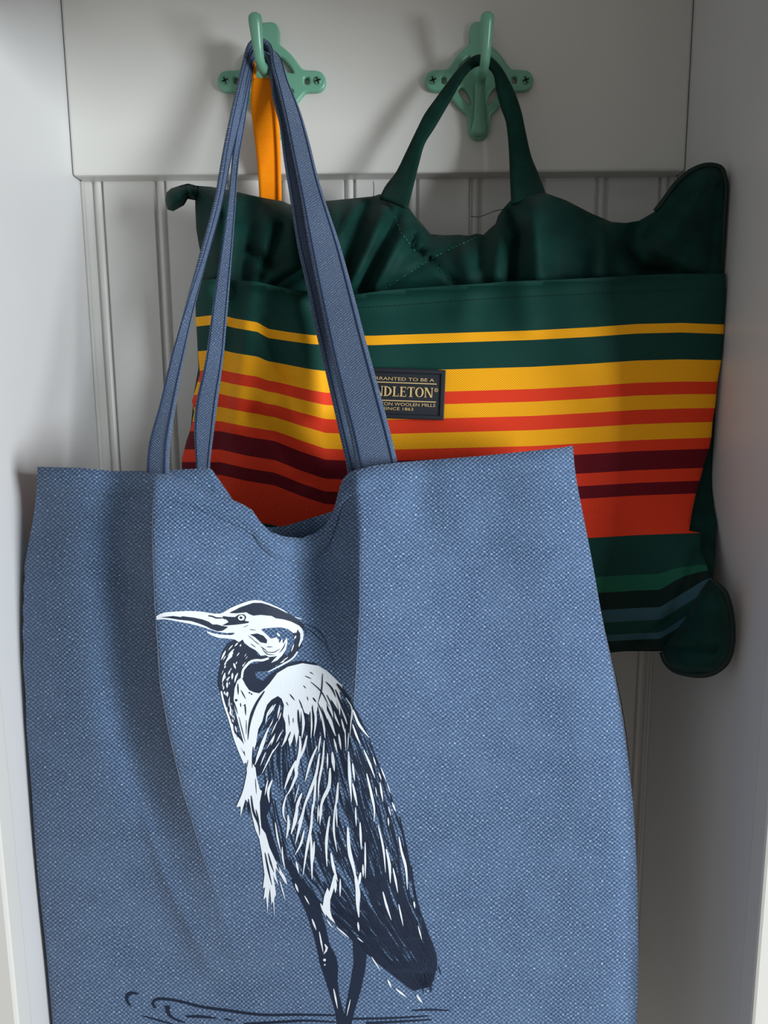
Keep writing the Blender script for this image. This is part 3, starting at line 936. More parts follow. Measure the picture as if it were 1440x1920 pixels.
# folded hem along the rim of the front panel, and a rolled rim edge on both panels
def hem(name, X, Y, ofun, depth_px, lift, th):
    n = X.shape[1]
    rows = [(0, -0.0012 - 0.001), (0, lift), (depth_px * .5, lift + .0004), (depth_px - 1.5, lift), (depth_px, lift * 0.2)]
    Vv, uvv = [], []
    for dy, l in rows:
        y = Y[0] + dy - (1.0 if dy == 0 else 0)
        o = ofun(X[0], y) + l
        Vv.append(PA(X[0], y, o)); uvv.append(np.stack([X[0], y], -1))
    Vv = np.concatenate(Vv); Vv[:, 0] = np.clip(Vv[:, 0], -HW + 0.003, 1)
    Fq = [(i*n + j, (i+1)*n + j, (i+1)*n + j + 1, i*n + j + 1) for i in range(len(rows)-1) for j in range(n-1)]
    return link(name, Vv, Fq, CANVAS, tote, True, np.concatenate(uvv))
hem('front_hem', Xf, Yf, tote_front, 46, 0.0009, 0.001)
hem('back_hem', Xb, Yb, back_o, 46, 0.0009, 0.001)

# pale worn threads along the sharp creases
WORN = plain('worn_canvas_thread', srgb(138, 152, 174), 0.95, 0.1, 0.6, 1500, vary=0.35)
for C, y0_, y1_ in ((CA, 905, 1670), (CB, 1010, 1400)):
    yy = np.linspace(y0_, y1_, 150); cc = np.interp(yy, C[:, 0], C[:, 1])
    t_ = np.linspace(0, 1, 150)
    hw_ = 1.3 * np.sin(np.pi * np.clip(t_ * 0.9 + 0.06, 0, 1)) * (0.75 + 0.25 * np.sin(t_ * 90)) + 0.15
    if C is CB: hw_ *= 0.6
    rows = [PA(cc + k_ * hw_, yy, tote_front(cc + k_ * hw_, yy) + 0.00035) for k_ in (-1, 0, 1)]
    V = np.stack(rows, 1).reshape(-1, 3)
    link('worn_crease', V, [(i*3 + j, i*3 + 3 + j, i*3 + 4 + j, i*3 + 1 + j) for i in range(149) for j in range(2)], WORN, tote)
# straps
FSL = [(276, 905, .1905), (280, 840, .178), (300, 763, .161), (323, 663, .142), (352, 560, .124), (380, 467, .107), (408, 360, .089), (422, 275, .075), (437, 200, .064), (449, 150, .057), (460, 107, .052), (471, 80, .049), (484, 72, .048),
       (497, 78, .048), (510, 125, .053), (520, 162, .058), (532, 212, .066), (545, 275, .076), (560, 350, .089), (580, 467, .108), (600, 567, .126), (620, 663, .144), (640, 747, .160), (663, 847, .180), (672, 905, .193)]
FSR = [(316, 908, .195), (317, 840, .181), (328, 763, .162), (347, 663, .140), (368, 560, .120), (391, 467, .100), (414, 380, .084), (432, 290, .068), (452, 215, .058), (463, 165, .051), (471, 120, .045), (476, 92, .040), (485, 84, .038),
       (500, 92, .038), (522, 110, .045), (541, 160, .052), (561, 207, .061), (578, 262, .071), (597, 337, .085), (640, 470, .106), (662, 548, .123), (686, 640, .141), (712, 735, .160), (742, 855, .180), (752, 902, .190)]
fs = ribbon('front_strap', FSL, FSR, CANVAS_IN, tote, 240, 8, 0.0028)
for nm, ins in (('stitching', (.10, .135)), ('stitching', (.865, .90))):
    s_ = ribbon(nm, FSL, FSR, STITCHB, None, 240, 2, 0.0006, inset=ins, lift=-0.0017)
    s_.parent = fs
    s2 = ribbon(nm, FSL, FSR, STITCHB, None, 240, 2, 0.0006, inset=ins, lift=0.0017)
    s2.parent = fs
BSL = [(366, 960, .142), (368, 880, .135), (364, 800, .126), (366, 772, .122), (384, 680, .111), (398, 580, .105), (413, 480, .096), (427, 380, .087), (435, 300, .068), (446, 215, .060), (456, 160, .054), (466, 118, .050), (476, 100, .048), (486, 94, .047),
       (498, 102, .047), (508, 142, .050), (512, 182, .054), (523, 225, .061), (533, 300, .074), (543, 362, .084), (560, 470, .100), (574, 530, .109), (588, 600, .118), (611, 697, .130), (634, 797, .143), (652, 880, .151), (660, 950, .150)]
BSR = [(394, 960, .142), (393, 880, .1345), (402, 800, .124), (407, 760, .119), (418, 680, .108), (427, 580, .103), (435, 480, .094), (442, 380, .085), (448, 300, .066), (460, 210, .0535), (467, 160, .048), (472, 124, .043), (479, 106, .039), (486, 101, .037),
       (496, 108, .037), (516, 140, .043), (529, 180, .049), (546, 225, .057), (562, 300, .070), (575, 362, .080), (605, 470, .096), (622, 530, .104), (640, 600, .112), (664, 697, .125), (688, 797, .136), (706, 880, .143), (714, 950, .142)]
bs = ribbon('back_strap', BSL, BSR, CANVAS_IN, tote, 240, 8, 0.0028)
for nm, ins in (('stitching', (.10, .135)), ('stitching', (.865, .90))):
    for lf in (-0.0017, 0.0017):
        s_ = ribbon(nm, BSL, BSR, STITCHB, None, 240, 2, 0.0006, inset=ins, lift=lf)
        s_.parent = bs

# ------------------------------------------------------------------ heron print
LAY = {0: ([], []), 1: ([], []), 2: ([], []), 3: ([], []), 4: ([], [])}
def put(layer, pts, faces):
    V_, F_ = LAY[layer]
    b = len(V_)
    V_.extend(pts)
    F_.extend(tuple(b + i for i in f) for f in faces)
def poly(layer, pts, step=9):
    v, f, nb, _ = fill(pts, step)
    ff = []
    for (a, b, c) in f:
        if (v[b][0]-v[a][0])*(v[c][1]-v[a][1]) - (v[c][0]-v[a][0])*(v[b][1]-v[a][1]) > 0: a, c = c, a
        ff.append((a, b, c))
    put(layer, [tuple(q) for q in v], ff)
def stroke(layer, pts, w0, wm=None, w1=None):
    if wm is None: wm = w0; w0 = w0 * .35; w1 = wm * .15
    L = sum(math.hypot(pts[i+1][0]-pts[i][0], pts[i+1][1]-pts[i][1]) for i in range(len(pts)-1))
    n = max(4, int(L / 5))
    c = catmull(pts, n)
    g = np.gradient(c, axis=0)
    nrm = np.stack([-g[:, 1], g[:, 0]], -1)
    nrm /= np.linalg.norm(nrm, axis=1, keepdims=True) + 1e-9
    t = np.linspace(0, 1, n)
    w = np.interp(t, [0, .12, .5, .85, 1], [w0, (w0 + wm)*.5, wm, (w1*.6 + wm*.4), w1]) * .5
    A, B = c - nrm * w[:, None], c + nrm * w[:, None]
    k = len(LAY[layer][0])
    P_ = []
    for i in range(n): P_ += [tuple(A[i]), tuple(B[i])]
    put(layer, P_, [(2*i, 2*i+1, 2*i+3, 2*i+2) for i in range(n-1)])
def dot(layer, x, y, r, ry=None):
    ry = ry or r
    put(layer, [(x + r*math.cos(2*math.pi*i/16), y + ry*math.sin(2*math.pi*i/16)) for i in range(16)], [tuple(reversed(range(16)))])

# dark ink under the white: neck, throat, legs, water
poly(0, [(440, 1200), (454, 1200), (458, 1207), (468, 1214), (479, 1220), (484, 1229), (497, 1231), (510, 1230), (524, 1236), (534, 1226), (546, 1233), (533, 1244), (519, 1247), (497, 1246), (478, 1240), (466, 1245),
         (458, 1256), (454, 1270), (447, 1271), (442, 1281), (438, 1290), (437, 1310), (438, 1334), (445, 1355), (446, 1372), (453, 1385), (459, 1399), (456, 1399), (444, 1385), (434, 1360), (424, 1330), (418, 1311),
         (413, 1297), (409, 1285), (409.5, 1266), (413, 1248), (414, 1232), (419, 1219), (427, 1207)])
poly(0, [(461, 1253), (469, 1246), (489, 1243.6), (519, 1246.4), (510, 1253), (502, 1258), (478, 1260), (480.5, 1271), (494, 1277), (510, 1263), (533, 1247.8), (550, 1241), (567, 1239), (594, 1244), (597, 1249), (567, 1244), (539, 1250), (519, 1262),
         (504, 1282), (494, 1294), (486, 1300), (475, 1298), (466, 1294), (457, 1279), (454.5, 1266)], 7)
poly(0, [(539, 1149), (554, 1158.6), (571, 1171), (569, 1182), (566, 1180), (557, 1171), (546, 1166)], 6)
poly(0, [(549, 1184), (561, 1182), (567, 1186), (566, 1201), (567, 1212), (557, 1222), (546, 1234), (534, 1243), (524, 1246), (540, 1230), (548, 1216), (554, 1200)], 6)
poly(0, [(573, 1707), (560, 1680), (546, 1650), (556, 1640), (575, 1668), (600, 1700), (606, 1722), (611, 1737), (615, 1757), (618, 1770), (631, 1795), (634, 1812), (633, 1839), (637, 1870), (646.5, 1906), (649.6, 1887), (658, 1843), (664, 1805), (662, 1768), (672, 1757), (690, 1768), (685, 1818), (676.7, 1857), (664, 1899), (659, 1921), (659, 1960),
         (632, 1960), (632, 1920), (628.7, 1895), (607, 1826), (600, 1807), (597, 1788), (590, 1759), (581, 1729)], 8)
stroke(0, [(259.6, 1863.6), (247.8, 1862), (239, 1866), (238, 1876), (246, 1887)], 2, 7, 2)
stroke(0, [(291, 1890), (286.7, 1880), (292, 1875), (314, 1874), (345, 1879.6), (373, 1887), (420, 1894), (492, 1903), (560, 1903), (628, 1904)], 5, 5, 3)
stroke(0, [(314, 1886), (316, 1901), (325, 1909), (348, 1918)], 11, 5, 2)
stroke(0, [(267, 1904.6), (298, 1913.6), (326, 1921)], 1.5, 3, 2)
stroke(0, [(349, 1906), (380, 1906.7), (405, 1909.4)], 3, 5, 2)
stroke(0, [(421, 1911), (438, 1914)], 2, 3, 1)
stroke(0, [(457, 1920), (520, 1917), (574, 1914), (630, 1917)], 3, 4.5, 2)
stroke(0, [(640, 1911), (739, 1909), (804, 1905)], 3, 4, 2)
stroke(0, [(687, 1919), (747, 1916), (810, 1912)], 5, 4, 2)
stroke(0, [(772, 1895), (808, 1893.5), (843, 1895)], 1.5, 4, 2)
for p_, w_ in (([(571, 1170), (586, 1175), (604, 1190), (616, 1215)], 1.8), ([(573, 1176), (594, 1192), (604, 1205)], 1.6), ([(572, 1177), (575, 1193)], 1.6), ([(600, 1195), (620, 1225), (630, 1262)], 1.0)):
    stroke(0, p_, w_)
# wing feathers in dark ink, following the lie of the plumage
FL = np.array([(528, 1318), (500, 1400), (500, 1480), (512, 1560), (540, 1630), (590, 1700), (640, 1745), (702, 1800), (776, 1858)], float)
FR = np.array([(646, 1292), (690, 1374), (722, 1452), (748, 1530), (768, 1610), (783, 1690), (803, 1750), (820, 1804), (808, 1850)], float)
fl, fr_ = catmull(FL, 101), catmull(FR, 101)
def flow(u, t):
    k = np.clip(t, 0, 1) * 100
    i = np.minimum(k.astype(int), 99); w = (k - i)[:, None]
    a = fl[i]*(1-w) + fl[i+1]*w; b = fr_[i]*(1-w) + fr_[i+1]*w
    return a*(1-np.asarray(u)[:, None]) + b*np.asarray(u)[:, None]
rnd = random.Random(11)
for k in range(1150):
    u = rnd.random(); t0 = rnd.random() * 0.97
    ln = rnd.uniform(.05, .15)
    # open canvas shows in the middle of the wing; the tail and the far edge are nearly solid
    openness = 0.80 * math.exp(-((t0 - .25) / .17) ** 2) * math.exp(-((u - .28) / .30) ** 2)
    if rnd.random() < openness: continue
    t1 = min(1.0, t0 + ln)
    ts = np.linspace(t0, t1, 4); uu = u + np.linspace(-.012, .012, 4) * rnd.uniform(-1, 1)
    w = rnd.uniform(1.1, 3.2) * (1.25 if t0 > .55 else 1.0)
    stroke(0, [tuple(q) for q in flow(np.clip(uu, -.02, 1.02), ts)], w * .4, w, w * .25)
for k in range(42):                                   # dense tail fan
    u = rnd.random(); t0 = rnd.uniform(.66, .86)
    ts = np.linspace(t0, min(1, t0 + rnd.uniform(.10, .2)), 4)
    w = rnd.uniform(2.4, 5.0)
    stroke(0, [tuple(q) for q in flow(np.full(4, u), ts)], w * .5, w, w * .3)
for k in range(26):                                   # ragged tips
    a = flow(np.array([rnd.uniform(.35, 1.04)]), np.array([rnd.uniform(.86, 1.0)]))[0]
    stroke(0, [tuple(a), (a[0] + rnd.uniform(-2, 6), a[1] + rnd.uniform(8, 17))], 1.0, 2.2, .6)
for k in range(150):                                  # hatched shoulder patch
    v_ = rnd.random(); yy = 1310 + 140 * v_
    xa = np.interp(yy, [1310, 1334, 1353, 1370, 1396, 1420, 1450], [510, 497, 491, 484, 480, 474, 481]); xb = np.interp(yy, [1310, 1322, 1342, 1376, 1402, 1425, 1450], [528, 532, 531, 536, 528, 508, 494])
    x_ = xa + (xb - xa) * rnd.random(); l_ = rnd.uniform(8, 20); w_ = rnd.uniform(1.6, 4.2)
    stroke(0, [(x_ + .22 * l_, yy - .5 * l_), (x_, yy), (x_ - .30 * l_, yy + .5 * l_)], w_ * .5, w_, w_ * .3)
stroke(0, [(500, 1335), (510, 1316), (521, 1307), (530, 1314), (532, 1335), (534, 1360)], 4, 5, 3)
poly(0, [(486, 1480), (500, 1474), (512, 1500), (500, 1530), (512, 1570), (524, 1606), (527, 1622), (518, 1612), (505, 1586), (496, 1560), (489, 1545), (489, 1510)], 8)

# white ink
poly(1, [(293, 1155.5), (300, 1151), (310, 1148), (330, 1146.5), (352, 1145.5), (369, 1146), (380, 1147), (391, 1149), (402, 1150.5), (413, 1150.5), (419, 1148), (432, 1140), (448.6, 1133), (466.7, 1126.7), (477.8, 1125), (489, 1126),
         (503, 1130.8), (521, 1138.5), (533, 1144.7), (540, 1150), (534, 1150), (546, 1160), (560, 1172), (567, 1179.5), (569.5, 1189), (568, 1199), (561, 1213), (559.5, 1211), (563, 1198), (563, 1188), (558, 1180), (556, 1186), (550, 1187), (539, 1179), (525, 1176), (497, 1178), (489, 1180),
         (500, 1190), (508, 1197.5), (518, 1194.7), (522, 1199), (524, 1206), (529, 1197), (530.5, 1207), (537.5, 1194.7), (539, 1204.5), (536, 1218), (529, 1229), (520, 1238), (508, 1243), (514, 1236), (520, 1230), (505, 1232), (497, 1228), (489, 1229.7), (483, 1222.8), (479, 1219), (468, 1213), (458, 1205), (455, 1199), (448, 1204),
         (440, 1199), (424.5, 1197), (410, 1196), (397, 1191.5), (389, 1186.7), (387, 1183), (398, 1187), (410, 1189.5), (424, 1190.5), (436, 1188.5), (440, 1186), (424.5, 1187), (408, 1184.5), (397, 1181.5), (385.5, 1177.5), (372, 1173.5), (358, 1170), (341, 1166.7), (322, 1163), (308, 1161), (293, 1162)], 6)
stroke(1, [(561, 1160), (566, 1161), (560, 1159), (553, 1157)], 1.5, 2, 1)
stroke(1, [(558, 1222), (550, 1233), (533, 1244), (518, 1252), (502, 1260)], 3, 3, 1.5)
stroke(1, [(504, 1234), (492, 1238), (478, 1238), (469, 1241), (462, 1248), (456, 1256), (453.5, 1271)], 4, 4.5, 4)
stroke(1, [(415, 1296), (416, 1302), (421, 1322), (429.6, 1347), (440, 1382), (450, 1407), (461, 1430)], 3, 4, 9)
stroke(1, [(444, 1383), (452, 1395), (459, 1408)], 5, 8, 6)
poly(1, [(453, 1270), (460, 1284), (467, 1294), (476, 1298), (486, 1300), (494, 1294), (505, 1282), (520, 1262), (540, 1250), (567, 1243.5), (596, 1248), (612, 1257), (625, 1269), (640, 1284), (647, 1302), (636, 1296), (641, 1318), (629, 1303), (634, 1331), (620, 1310), (625, 1347), (612, 1318), (614, 1350), (603, 1324), (602, 1352),
         (596, 1322), (591, 1350), (586, 1322), (579, 1340), (571, 1336), (565, 1320), (563, 1350), (560, 1376), (556, 1397), (552, 1374), (548, 1390), (543, 1400), (540, 1384), (528, 1401), (536, 1376), (535, 1355), (530.5, 1342), (532.5, 1322), (528, 1310), (521, 1305), (509, 1312), (501, 1321), (496, 1335), (492, 1352), (484, 1368), (480, 1395),
         (473, 1416), (474, 1432), (479, 1440), (481, 1457), (484, 1468), (487, 1480), (491, 1483), (487, 1505), (488, 1530), (490, 1552), (498, 1563), (505, 1588), (516, 1613), (529, 1636), (538, 1658), (534, 1655), (522, 1634), (517, 1628), (517, 1640), (522, 1660), (515, 1648), (512, 1640),
         (516, 1665), (517.5, 1677), (514, 1685), (514.7, 1722), (512, 1690), (509, 1695), (506, 1664), (503.6, 1682), (501.5, 1712), (499, 1682), (494, 1687), (497, 1664), (493, 1665), (496, 1640), (495, 1632), (491, 1600), (486, 1572), (479, 1556), (473, 1531), (468, 1505), (465, 1505), (460, 1499), (451, 1531), (451, 1512), (443, 1513), (453.6, 1489), (458, 1474), (463, 1449),
         (462, 1432), (459, 1412), (457, 1394), (452.5, 1377), (446, 1352), (440, 1328), (438, 1310), (440, 1290), (445, 1276)], 9)
W = [  # white feather strokes: points, width
 ([(562, 1380), (563, 1398), (559, 1426), (555, 1441), (556, 1452), (552, 1463), (542.5, 1484), (535.5, 1494)], 7), ([(576, 1378), (567.5, 1410), (558, 1430)], 5), ([(537, 1490), (531, 1519), (532, 1530), (537, 1542)], 4.2),
 ([(555, 1426), (545, 1447), (533, 1480)], 6), ([(594.6, 1399), (583, 1427), (571.7, 1466)], 5), ([(599, 1413), (592.5, 1452), (583, 1480), (573, 1505), (565, 1530), (558, 1545)], 6), ([(592.5, 1452), (590, 1491), (585.5, 1530)], 4.5),
 ([(608, 1388), (605, 1427), (597.5, 1471.7), (596.7, 1502)], 4.5), ([(619, 1440), (616, 1477), (606, 1498), (598, 1530)], 7), ([(601, 1380), (596.7, 1410.5)], 3.5), ([(566, 1487), (559, 1505), (553.6, 1530)], 6), ([(513, 1405), (502, 1428), (491, 1451)], 3),
 ([(502, 1463), (496.7, 1491)], 3.2), ([(510.5, 1462), (503, 1483), (505, 1505)], 5), ([(500, 1376), (488, 1408), (478, 1434)], 6), ([(514.7, 1380), (508, 1397)], 3), ([(560.5, 1471.7), (552, 1505)], 2), ([(623, 1410), (625, 1430), (627, 1446)], 6.5),
 ([(565, 1327), (569, 1355), (566, 1384)], 5.5), ([(583, 1324), (584.5, 1355), (583, 1384)], 3.8), ([(591, 1321.7), (592, 1352), (588.6, 1380)], 4.5), ([(601, 1324), (606.7, 1355), (609.5, 1384)], 5.5), ([(608, 1326), (617.8, 1348), (629, 1380)], 6.5),
 ([(615, 1313), (626, 1338), (637, 1362)], 5), ([(629, 1302), (636, 1324), (637, 1341)], 4.5), ([(634.5, 1308), (644, 1335.5), (651, 1358)], 5), ([(640, 1348), (647, 1376)], 3.5), ([(648, 1308), (659.5, 1327), (658, 1355), (656, 1380)], 3),
 ([(662, 1331), (673, 1358), (692, 1383)], 5), ([(661, 1358), (668, 1378), (676, 1397)], 4), ([(653.5, 1409), (655.5, 1453), (659, 1502)], 6), ([(661, 1431), (665, 1464.5)], 4.2), ([(661, 1468.6), (670, 1511)], 5), ([(682, 1406), (694.5, 1435), (703, 1459)], 4.2),
 ([(687.5, 1450.5), (697, 1492), (702, 1520), (701, 1541)], 5), ([(700, 1419), (705, 1436)], 2.8), ([(714, 1439), (724, 1464)], 2.6), ([(712.5, 1467), (718, 1503)], 4), ([(710, 1448), (715, 1462)], 2.8), ([(704, 1476), (707, 1494)], 2.2), ([(726, 1468.6), (732, 1487)], 2.2),
 ([(735.4, 1504.7), (742, 1522)], 4), ([(634, 1467), (631, 1502), (627, 1522)], 5), ([(626, 1385), (632.6, 1411.7)], 3.8), ([(635, 1376), (639.6, 1406)], 4.2), ([(647, 1366), (648.6, 1406)], 2.4), ([(653.5, 1374), (652, 1406)], 2.2), ([(614, 1412), (614, 1442)], 3.4),
 ([(540, 1528), (541, 1545), (537, 1572.5)], 5.5), ([(558, 1510), (552.5, 1542), (545.5, 1564)], 7.5), ([(572, 1508), (562, 1549), (554, 1582)], 6), ([(586, 1508), (583, 1551.7), (576, 1588), (568, 1641)], 5.5), ([(570.5, 1556), (563.6, 1583.6), (553, 1603)], 4.5),
 ([(583, 1565.5), (584.5, 1607), (585, 1649)], 5.5), ([(589, 1578), (587, 1617)], 4.5), ([(597, 1510), (595.5, 1542)], 2.8), ([(603, 1506), (599.7, 1545)], 5), ([(617.8, 1531), (612, 1579), (613, 1625)], 5.5), ([(628, 1510), (626, 1558.6), (632, 1597.5)], 4.2), ([(630, 1510), (632, 1551)], 3.2),
 ([(620.5, 1599), (626, 1629), (633, 1652)], 6), ([(516, 1542), (520.5, 1571), (527, 1600)], 3.4), ([(555, 1615.5), (560, 1636)], 4.5), ([(529, 1588), (530, 1607), (534.5, 1630)], 3.4), ([(652, 1551), (655.5, 1597), (664, 1632), (669, 1660)], 7.5), ([(675, 1541.7), (677.6, 1593)], 4.5),
 ([(684.6, 1579), (685, 1647)], 3.6), ([(680.5, 1621), (681, 1644)], 4.2), ([(709, 1547), (718.6, 1590), (723, 1636)], 4), ([(724, 1591.7), (729.7, 1618), (732, 1656)], 5.5), ([(737, 1628), (742, 1652), (746, 1674)], 4), ([(748, 1569), (753, 1597), (760, 1622), (764, 1668)], 5), ([(735, 1504), (742, 1522)], 3.2),
 ([(727.6, 1533), (729, 1549)], 3), ([(666.5, 1514), (668, 1549)], 3.2), ([(728, 1512), (733, 1530)], 2.6), ([(666, 1640), (671, 1672), (671, 1698), (673, 1720)], 9), ([(676, 1636), (673, 1660)], 6), ([(671, 1729), (673, 1746)], 4.2), ([(718, 1672), (724, 1695.5), (733.6, 1725)], 4.4), ([(747.5, 1695.5), (756, 1736)], 3.2),
 ([(776, 1690), (778, 1703)], 3.6), ([(784, 1736), (791, 1762)], 2.8), ([(601, 1694), (611, 1718)], 4.5), ([(628.6, 1647), (629, 1674)], 6), ([(638, 1648), (637.6, 1681)], 3.6), ([(613, 1725), (623, 1739)], 3), ([(631, 1738.6), (655, 1759)], 3), ([(670, 1758), (681, 1767)], 2.4),
 ([(585, 1723), (593, 1744)], 4), ([(598.7, 1747), (602, 1765), (606, 1786)], 3.2), ([(609, 1770.5), (613, 1777.5), (607, 1789)], 5), ([(625.6, 1854), (633, 1891)], 3.4), ([(657, 1874), (650, 1905)], 2), ([(571, 1679.6), (580, 1696)], 2.8), ([(553.6, 1656.7), (559.5, 1673)], 4.2),
 ([(696.5, 1794), (713, 1820)], 2.8), ([(726.7, 1836.7), (734, 1852)], 4.2), ([(742, 1854), (762, 1870)], 4), ([(781, 1866), (792, 1881)], 4.4), ([(524.4, 1651), (535, 1688)], 2.4), ([(530, 1638), (538, 1659)], 4.5),
 # neck flecks
 ([(423, 1220), (414.6, 1237)], 4), ([(439, 1217), (427, 1230)], 3.4), ([(437, 1223), (422, 1243)], 5), ([(423, 1248), (420.5, 1253)], 3), ([(438, 1243.6), (442, 1254)], 4.2), ([(431, 1257), (428, 1265)], 3), ([(422, 1261.7), (416.7, 1280)], 4.2), ([(436, 1262), (435, 1274)], 4.4),
 ([(446, 1262), (442, 1270), (440, 1280)], 4), ([(431, 1269), (424, 1276)], 3), ([(426, 1279), (425.7, 1290)], 4), ([(426.4, 1297), (426, 1306)], 4.6), ([(432, 1324), (433, 1343)], 3.4), ([(450, 1212), (452, 1208)], 3), ([(446, 1205), (440, 1212)], 3), ([(516.7, 1320), (503, 1342)], 3.4), ([(525, 1322), (520, 1347)], 3.4),
 ([(512, 1322), (502, 1338), (498, 1356)], 3.4), ([(504, 1364), (490, 1398), (480, 1424)], 5), ([(520, 1352), (508, 1378)], 2.2), ([(528, 1372), (518, 1392)], 2.6), ([(516, 1376), (500, 1404)], 2.4), ([(524, 1392), (508, 1416)], 2), ([(512, 1350), (504, 1366)], 2.4), ([(527, 1336), (522, 1352)], 2.6), ([(498, 1410), (488, 1436)], 2.2), ([(533, 1240), (525, 1243)], 2.2), ([(540, 1232), (528, 1241)], 2.2), ([(551, 1208), (546, 1222)], 2.6), ([(555, 1192), (552, 1198)], 3.4),
]
for p_, w_ in W: stroke(1, p_, w_)
for k in range(46):
    t = rnd.random(); yy = 1206 + 170 * t
    xa = np.interp(yy, [1206, 1232, 1266, 1297, 1330, 1376], [428, 416, 412, 415, 424, 441]); xb = np.interp(yy, [1206, 1232, 1266, 1297, 1330, 1376], [466, 476, 448, 436, 437, 446])
    x = xa + (xb - xa) * (0.1 + .8 * rnd.random()); l = rnd.uniform(4, 10)
    lean_ = np.interp(yy, [1206, 1260, 1310, 1376], [-.9, -.35, .1, .35])
    stroke(1, [(x, yy), (x + lean_ * l, yy + l)], rnd.uniform(1.0, 2.4))
poly(1, [(626, 1640), (617.5, 1672), (614, 1664), (608, 1680), (605, 1700), (609, 1712), (618, 1723), (629, 1732), (622, 1718), (619, 1706), (619, 1688), (629, 1656), (632, 1640)], 7)
dot(1, 608.5, 1800, 2.6); dot(1, 609, 1809, 1.5)
poly(1, [(519, 1186), (523, 1188), (526, 1193), (522, 1193), (519, 1189)], 4)

# dark ink over the white: crown, eye, cheek, quill lines
poly(2, [(430.6, 1149.6), (434, 1147), (443, 1143), (450, 1139), (459.7, 1135.7), (475, 1130.5), (490, 1130.5), (503, 1134), (521, 1141), (534, 1147.5), (545, 1153), (554, 1158.6), (571, 1171), (569.5, 1177), (557, 1171), (546, 1165.5), (532, 1161.4), (517, 1159.3), (509.7, 1155), (503, 1154.4), (489, 1153), (475, 1154.4), (468, 1151.7), (462, 1148), (453, 1149), (443, 1150)], 6)
poly(2, [(418, 1155), (428, 1156.5), (441, 1157), (448, 1152.4), (458, 1152), (462, 1157), (459, 1164), (467, 1165.5), (466, 1168), (455.6, 1169.7), (441.7, 1171.5), (425, 1172.8), (417, 1172.5), (429, 1166.5), (425, 1162), (419, 1160.5)], 5)
stroke(2, [(391, 1154.5), (399, 1156), (405, 1158.5), (420, 1158.3)], 2.5, 3, 1.5)
poly(2, [(469, 1189.8), (483, 1187.8), (494, 1192), (501, 1200), (500, 1206.5), (489, 1204.5), (478, 1194.7)], 5)
poly(2, [(301, 1157.6), (316, 1156), (325, 1155), (339, 1157), (343, 1155.5), (363, 1158), (380, 1161.5), (391, 1165.5), (399, 1171), (408, 1171), (416, 1173.5), (420, 1174), (428, 1175.5), (420, 1181), (416, 1183), (408, 1183.5), (397, 1180), (385.5, 1174), (372, 1168.8), (358, 1164.5), (335.5, 1162), (316.7, 1159)], 4)
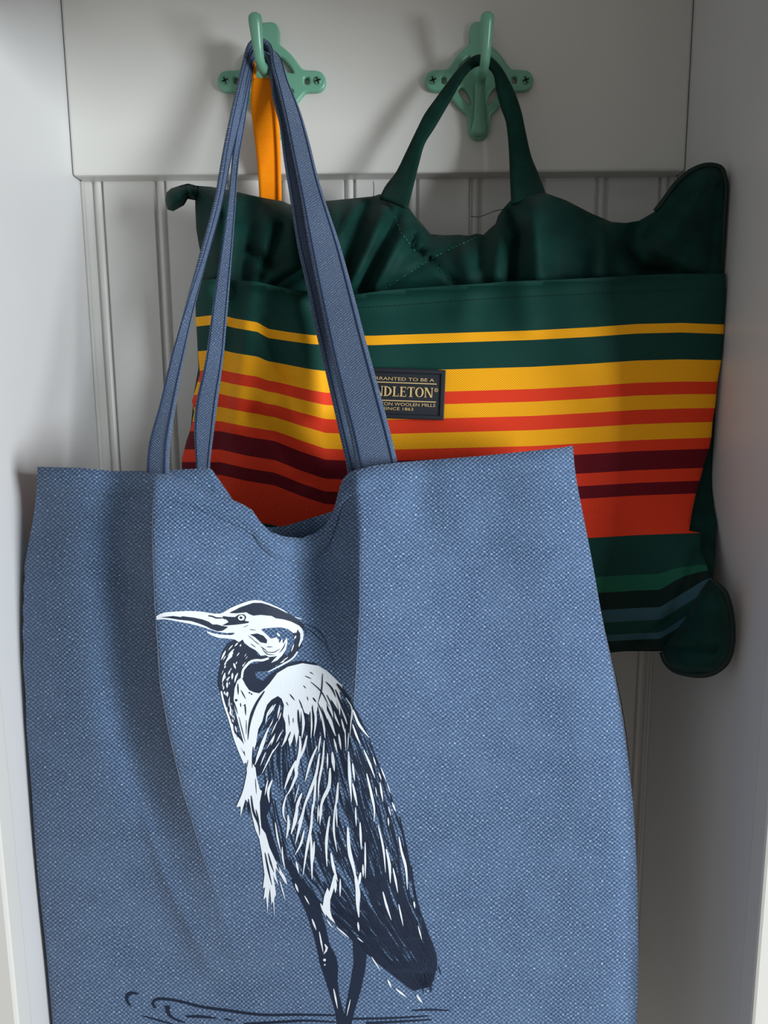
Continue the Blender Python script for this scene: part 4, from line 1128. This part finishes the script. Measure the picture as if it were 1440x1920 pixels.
T = [([(496, 1296), (480.5, 1320), (471, 1343.6), (467, 1363), (465, 1387)], 5.5), ([(446, 1282), (447, 1303)], 3.4), ([(452, 1294), (461, 1311)], 2.6), ([(459.7, 1320), (461, 1342)], 3), ([(439, 1316), (446, 1340)], 2.4), ([(451, 1318), (452, 1326)], 2.4), ([(448, 1344), (460, 1392)], 1.6), ([(462, 1350), (462, 1378)], 1.4),
     ([(605, 1263), (602.5, 1296.7), (596, 1320)], 2.6), ([(583, 1278.6), (601, 1295), (618, 1326)], 2.6), ([(611, 1278.6), (620.5, 1288), (630, 1308)], 3.6), ([(572, 1267.5), (584.5, 1273)], 2.2), ([(581, 1260), (588, 1264.5)], 2), ([(569, 1285.5), (574, 1291)], 2), ([(543.5, 1301.5), (553, 1313.5)], 2.8), ([(561, 1312), (569, 1332)], 2.6),
     ([(587, 1308), (593, 1317)], 3.4), ([(576, 1306), (578, 1314)], 1.8), ([(631.7, 1282), (645.5, 1299), (659, 1314)], 7), ([(629, 1293), (640, 1319), (655, 1357)], 4.5), ([(559, 1331), (561.5, 1372)], 4.5), ([(613, 1303), (622, 1322), (628, 1350)], 3), ([(596, 1318), (606, 1340), (612, 1372)], 3), ([(586, 1322), (588, 1372)], 2.4), ([(574, 1338), (577, 1380)], 6),
     ([(541, 1340), (543, 1362)], 1.6), ([(550, 1346), (550, 1356)], 1.6), ([(537, 1316), (541, 1324)], 1.6), ([(545, 1372), (537, 1392)], 3), ([(465, 1425), (463, 1440)], 1.6), ([(475, 1400), (473, 1440)], 2.8), ([(479, 1460), (481, 1490)], 1.4), ([(471, 1492), (475, 1520), (486, 1550), (487, 1566)], 4.5), ([(466, 1498), (468, 1530)], 3.5), ([(461, 1500), (458, 1525)], 3),
     ([(497, 1599), (503, 1630), (510, 1660)], 3.6), ([(503, 1600), (509, 1622), (514, 1636)], 3.2), ([(519, 1620), (524, 1634)], 3), ([(480, 1518), (486, 1542)], 3),
     ([(440, 1188), (432, 1190), (424, 1189)], 2), ([(457, 1176), (466, 1172)], 1), ([(468, 1180), (480, 1182)], 1.6), ([(489, 1212), (502, 1222)], 2), ([(500, 1213), (512, 1213)], 1.8), ([(497, 1222), (514, 1223), (526, 1216)], 1.6), ([(492, 1216), (500, 1226), (516, 1228)], 1.8), ([(535, 1206), (531, 1216), (524, 1224)], 2), ([(475, 1200), (488, 1210)], 1.6), ([(466, 1192), (478, 1202)], 1.4), ([(470, 1207), (480, 1214)], 1.6)]
for p_, w_ in T: stroke(2, p_, w_)
dot(2, 443, 1313, 2.4); dot(2, 468, 1299, 1.6); dot(2, 472, 1301.5, 1.6); dot(2, 459, 1323, 1.8)
dot(3, 452.5, 1158.3, 6.3, 5.2)
dot(4, 452, 1158.3, 2.6, 2.4)
heron = {}
for k, mat, nm in ((0, INKD, 'dark_ink'), (1, INKW, 'white_ink'), (2, INKD, 'dark_ink'), (3, INKW, 'white_ink'), (4, INKD, 'dark_ink')):
    pts, faces = LAY[k]
    a = np.array(pts)
    if k == 0:
        V = PA(a[:, 0], a[:, 1], tote_front(a[:, 0], a[:, 1]) + 0.0004)
        hp = link('heron_print', V, faces, mat, tote, True)
        tag(hp, 'heron standing in water printed in navy and white ink')
    else:
        V = PA(a[:, 0], a[:, 1], tote_front(a[:, 0], a[:, 1]) + 0.0004 + 0.00022 * k)
        q = link(nm, V, faces, mat, None, True)
        q.parent = hp
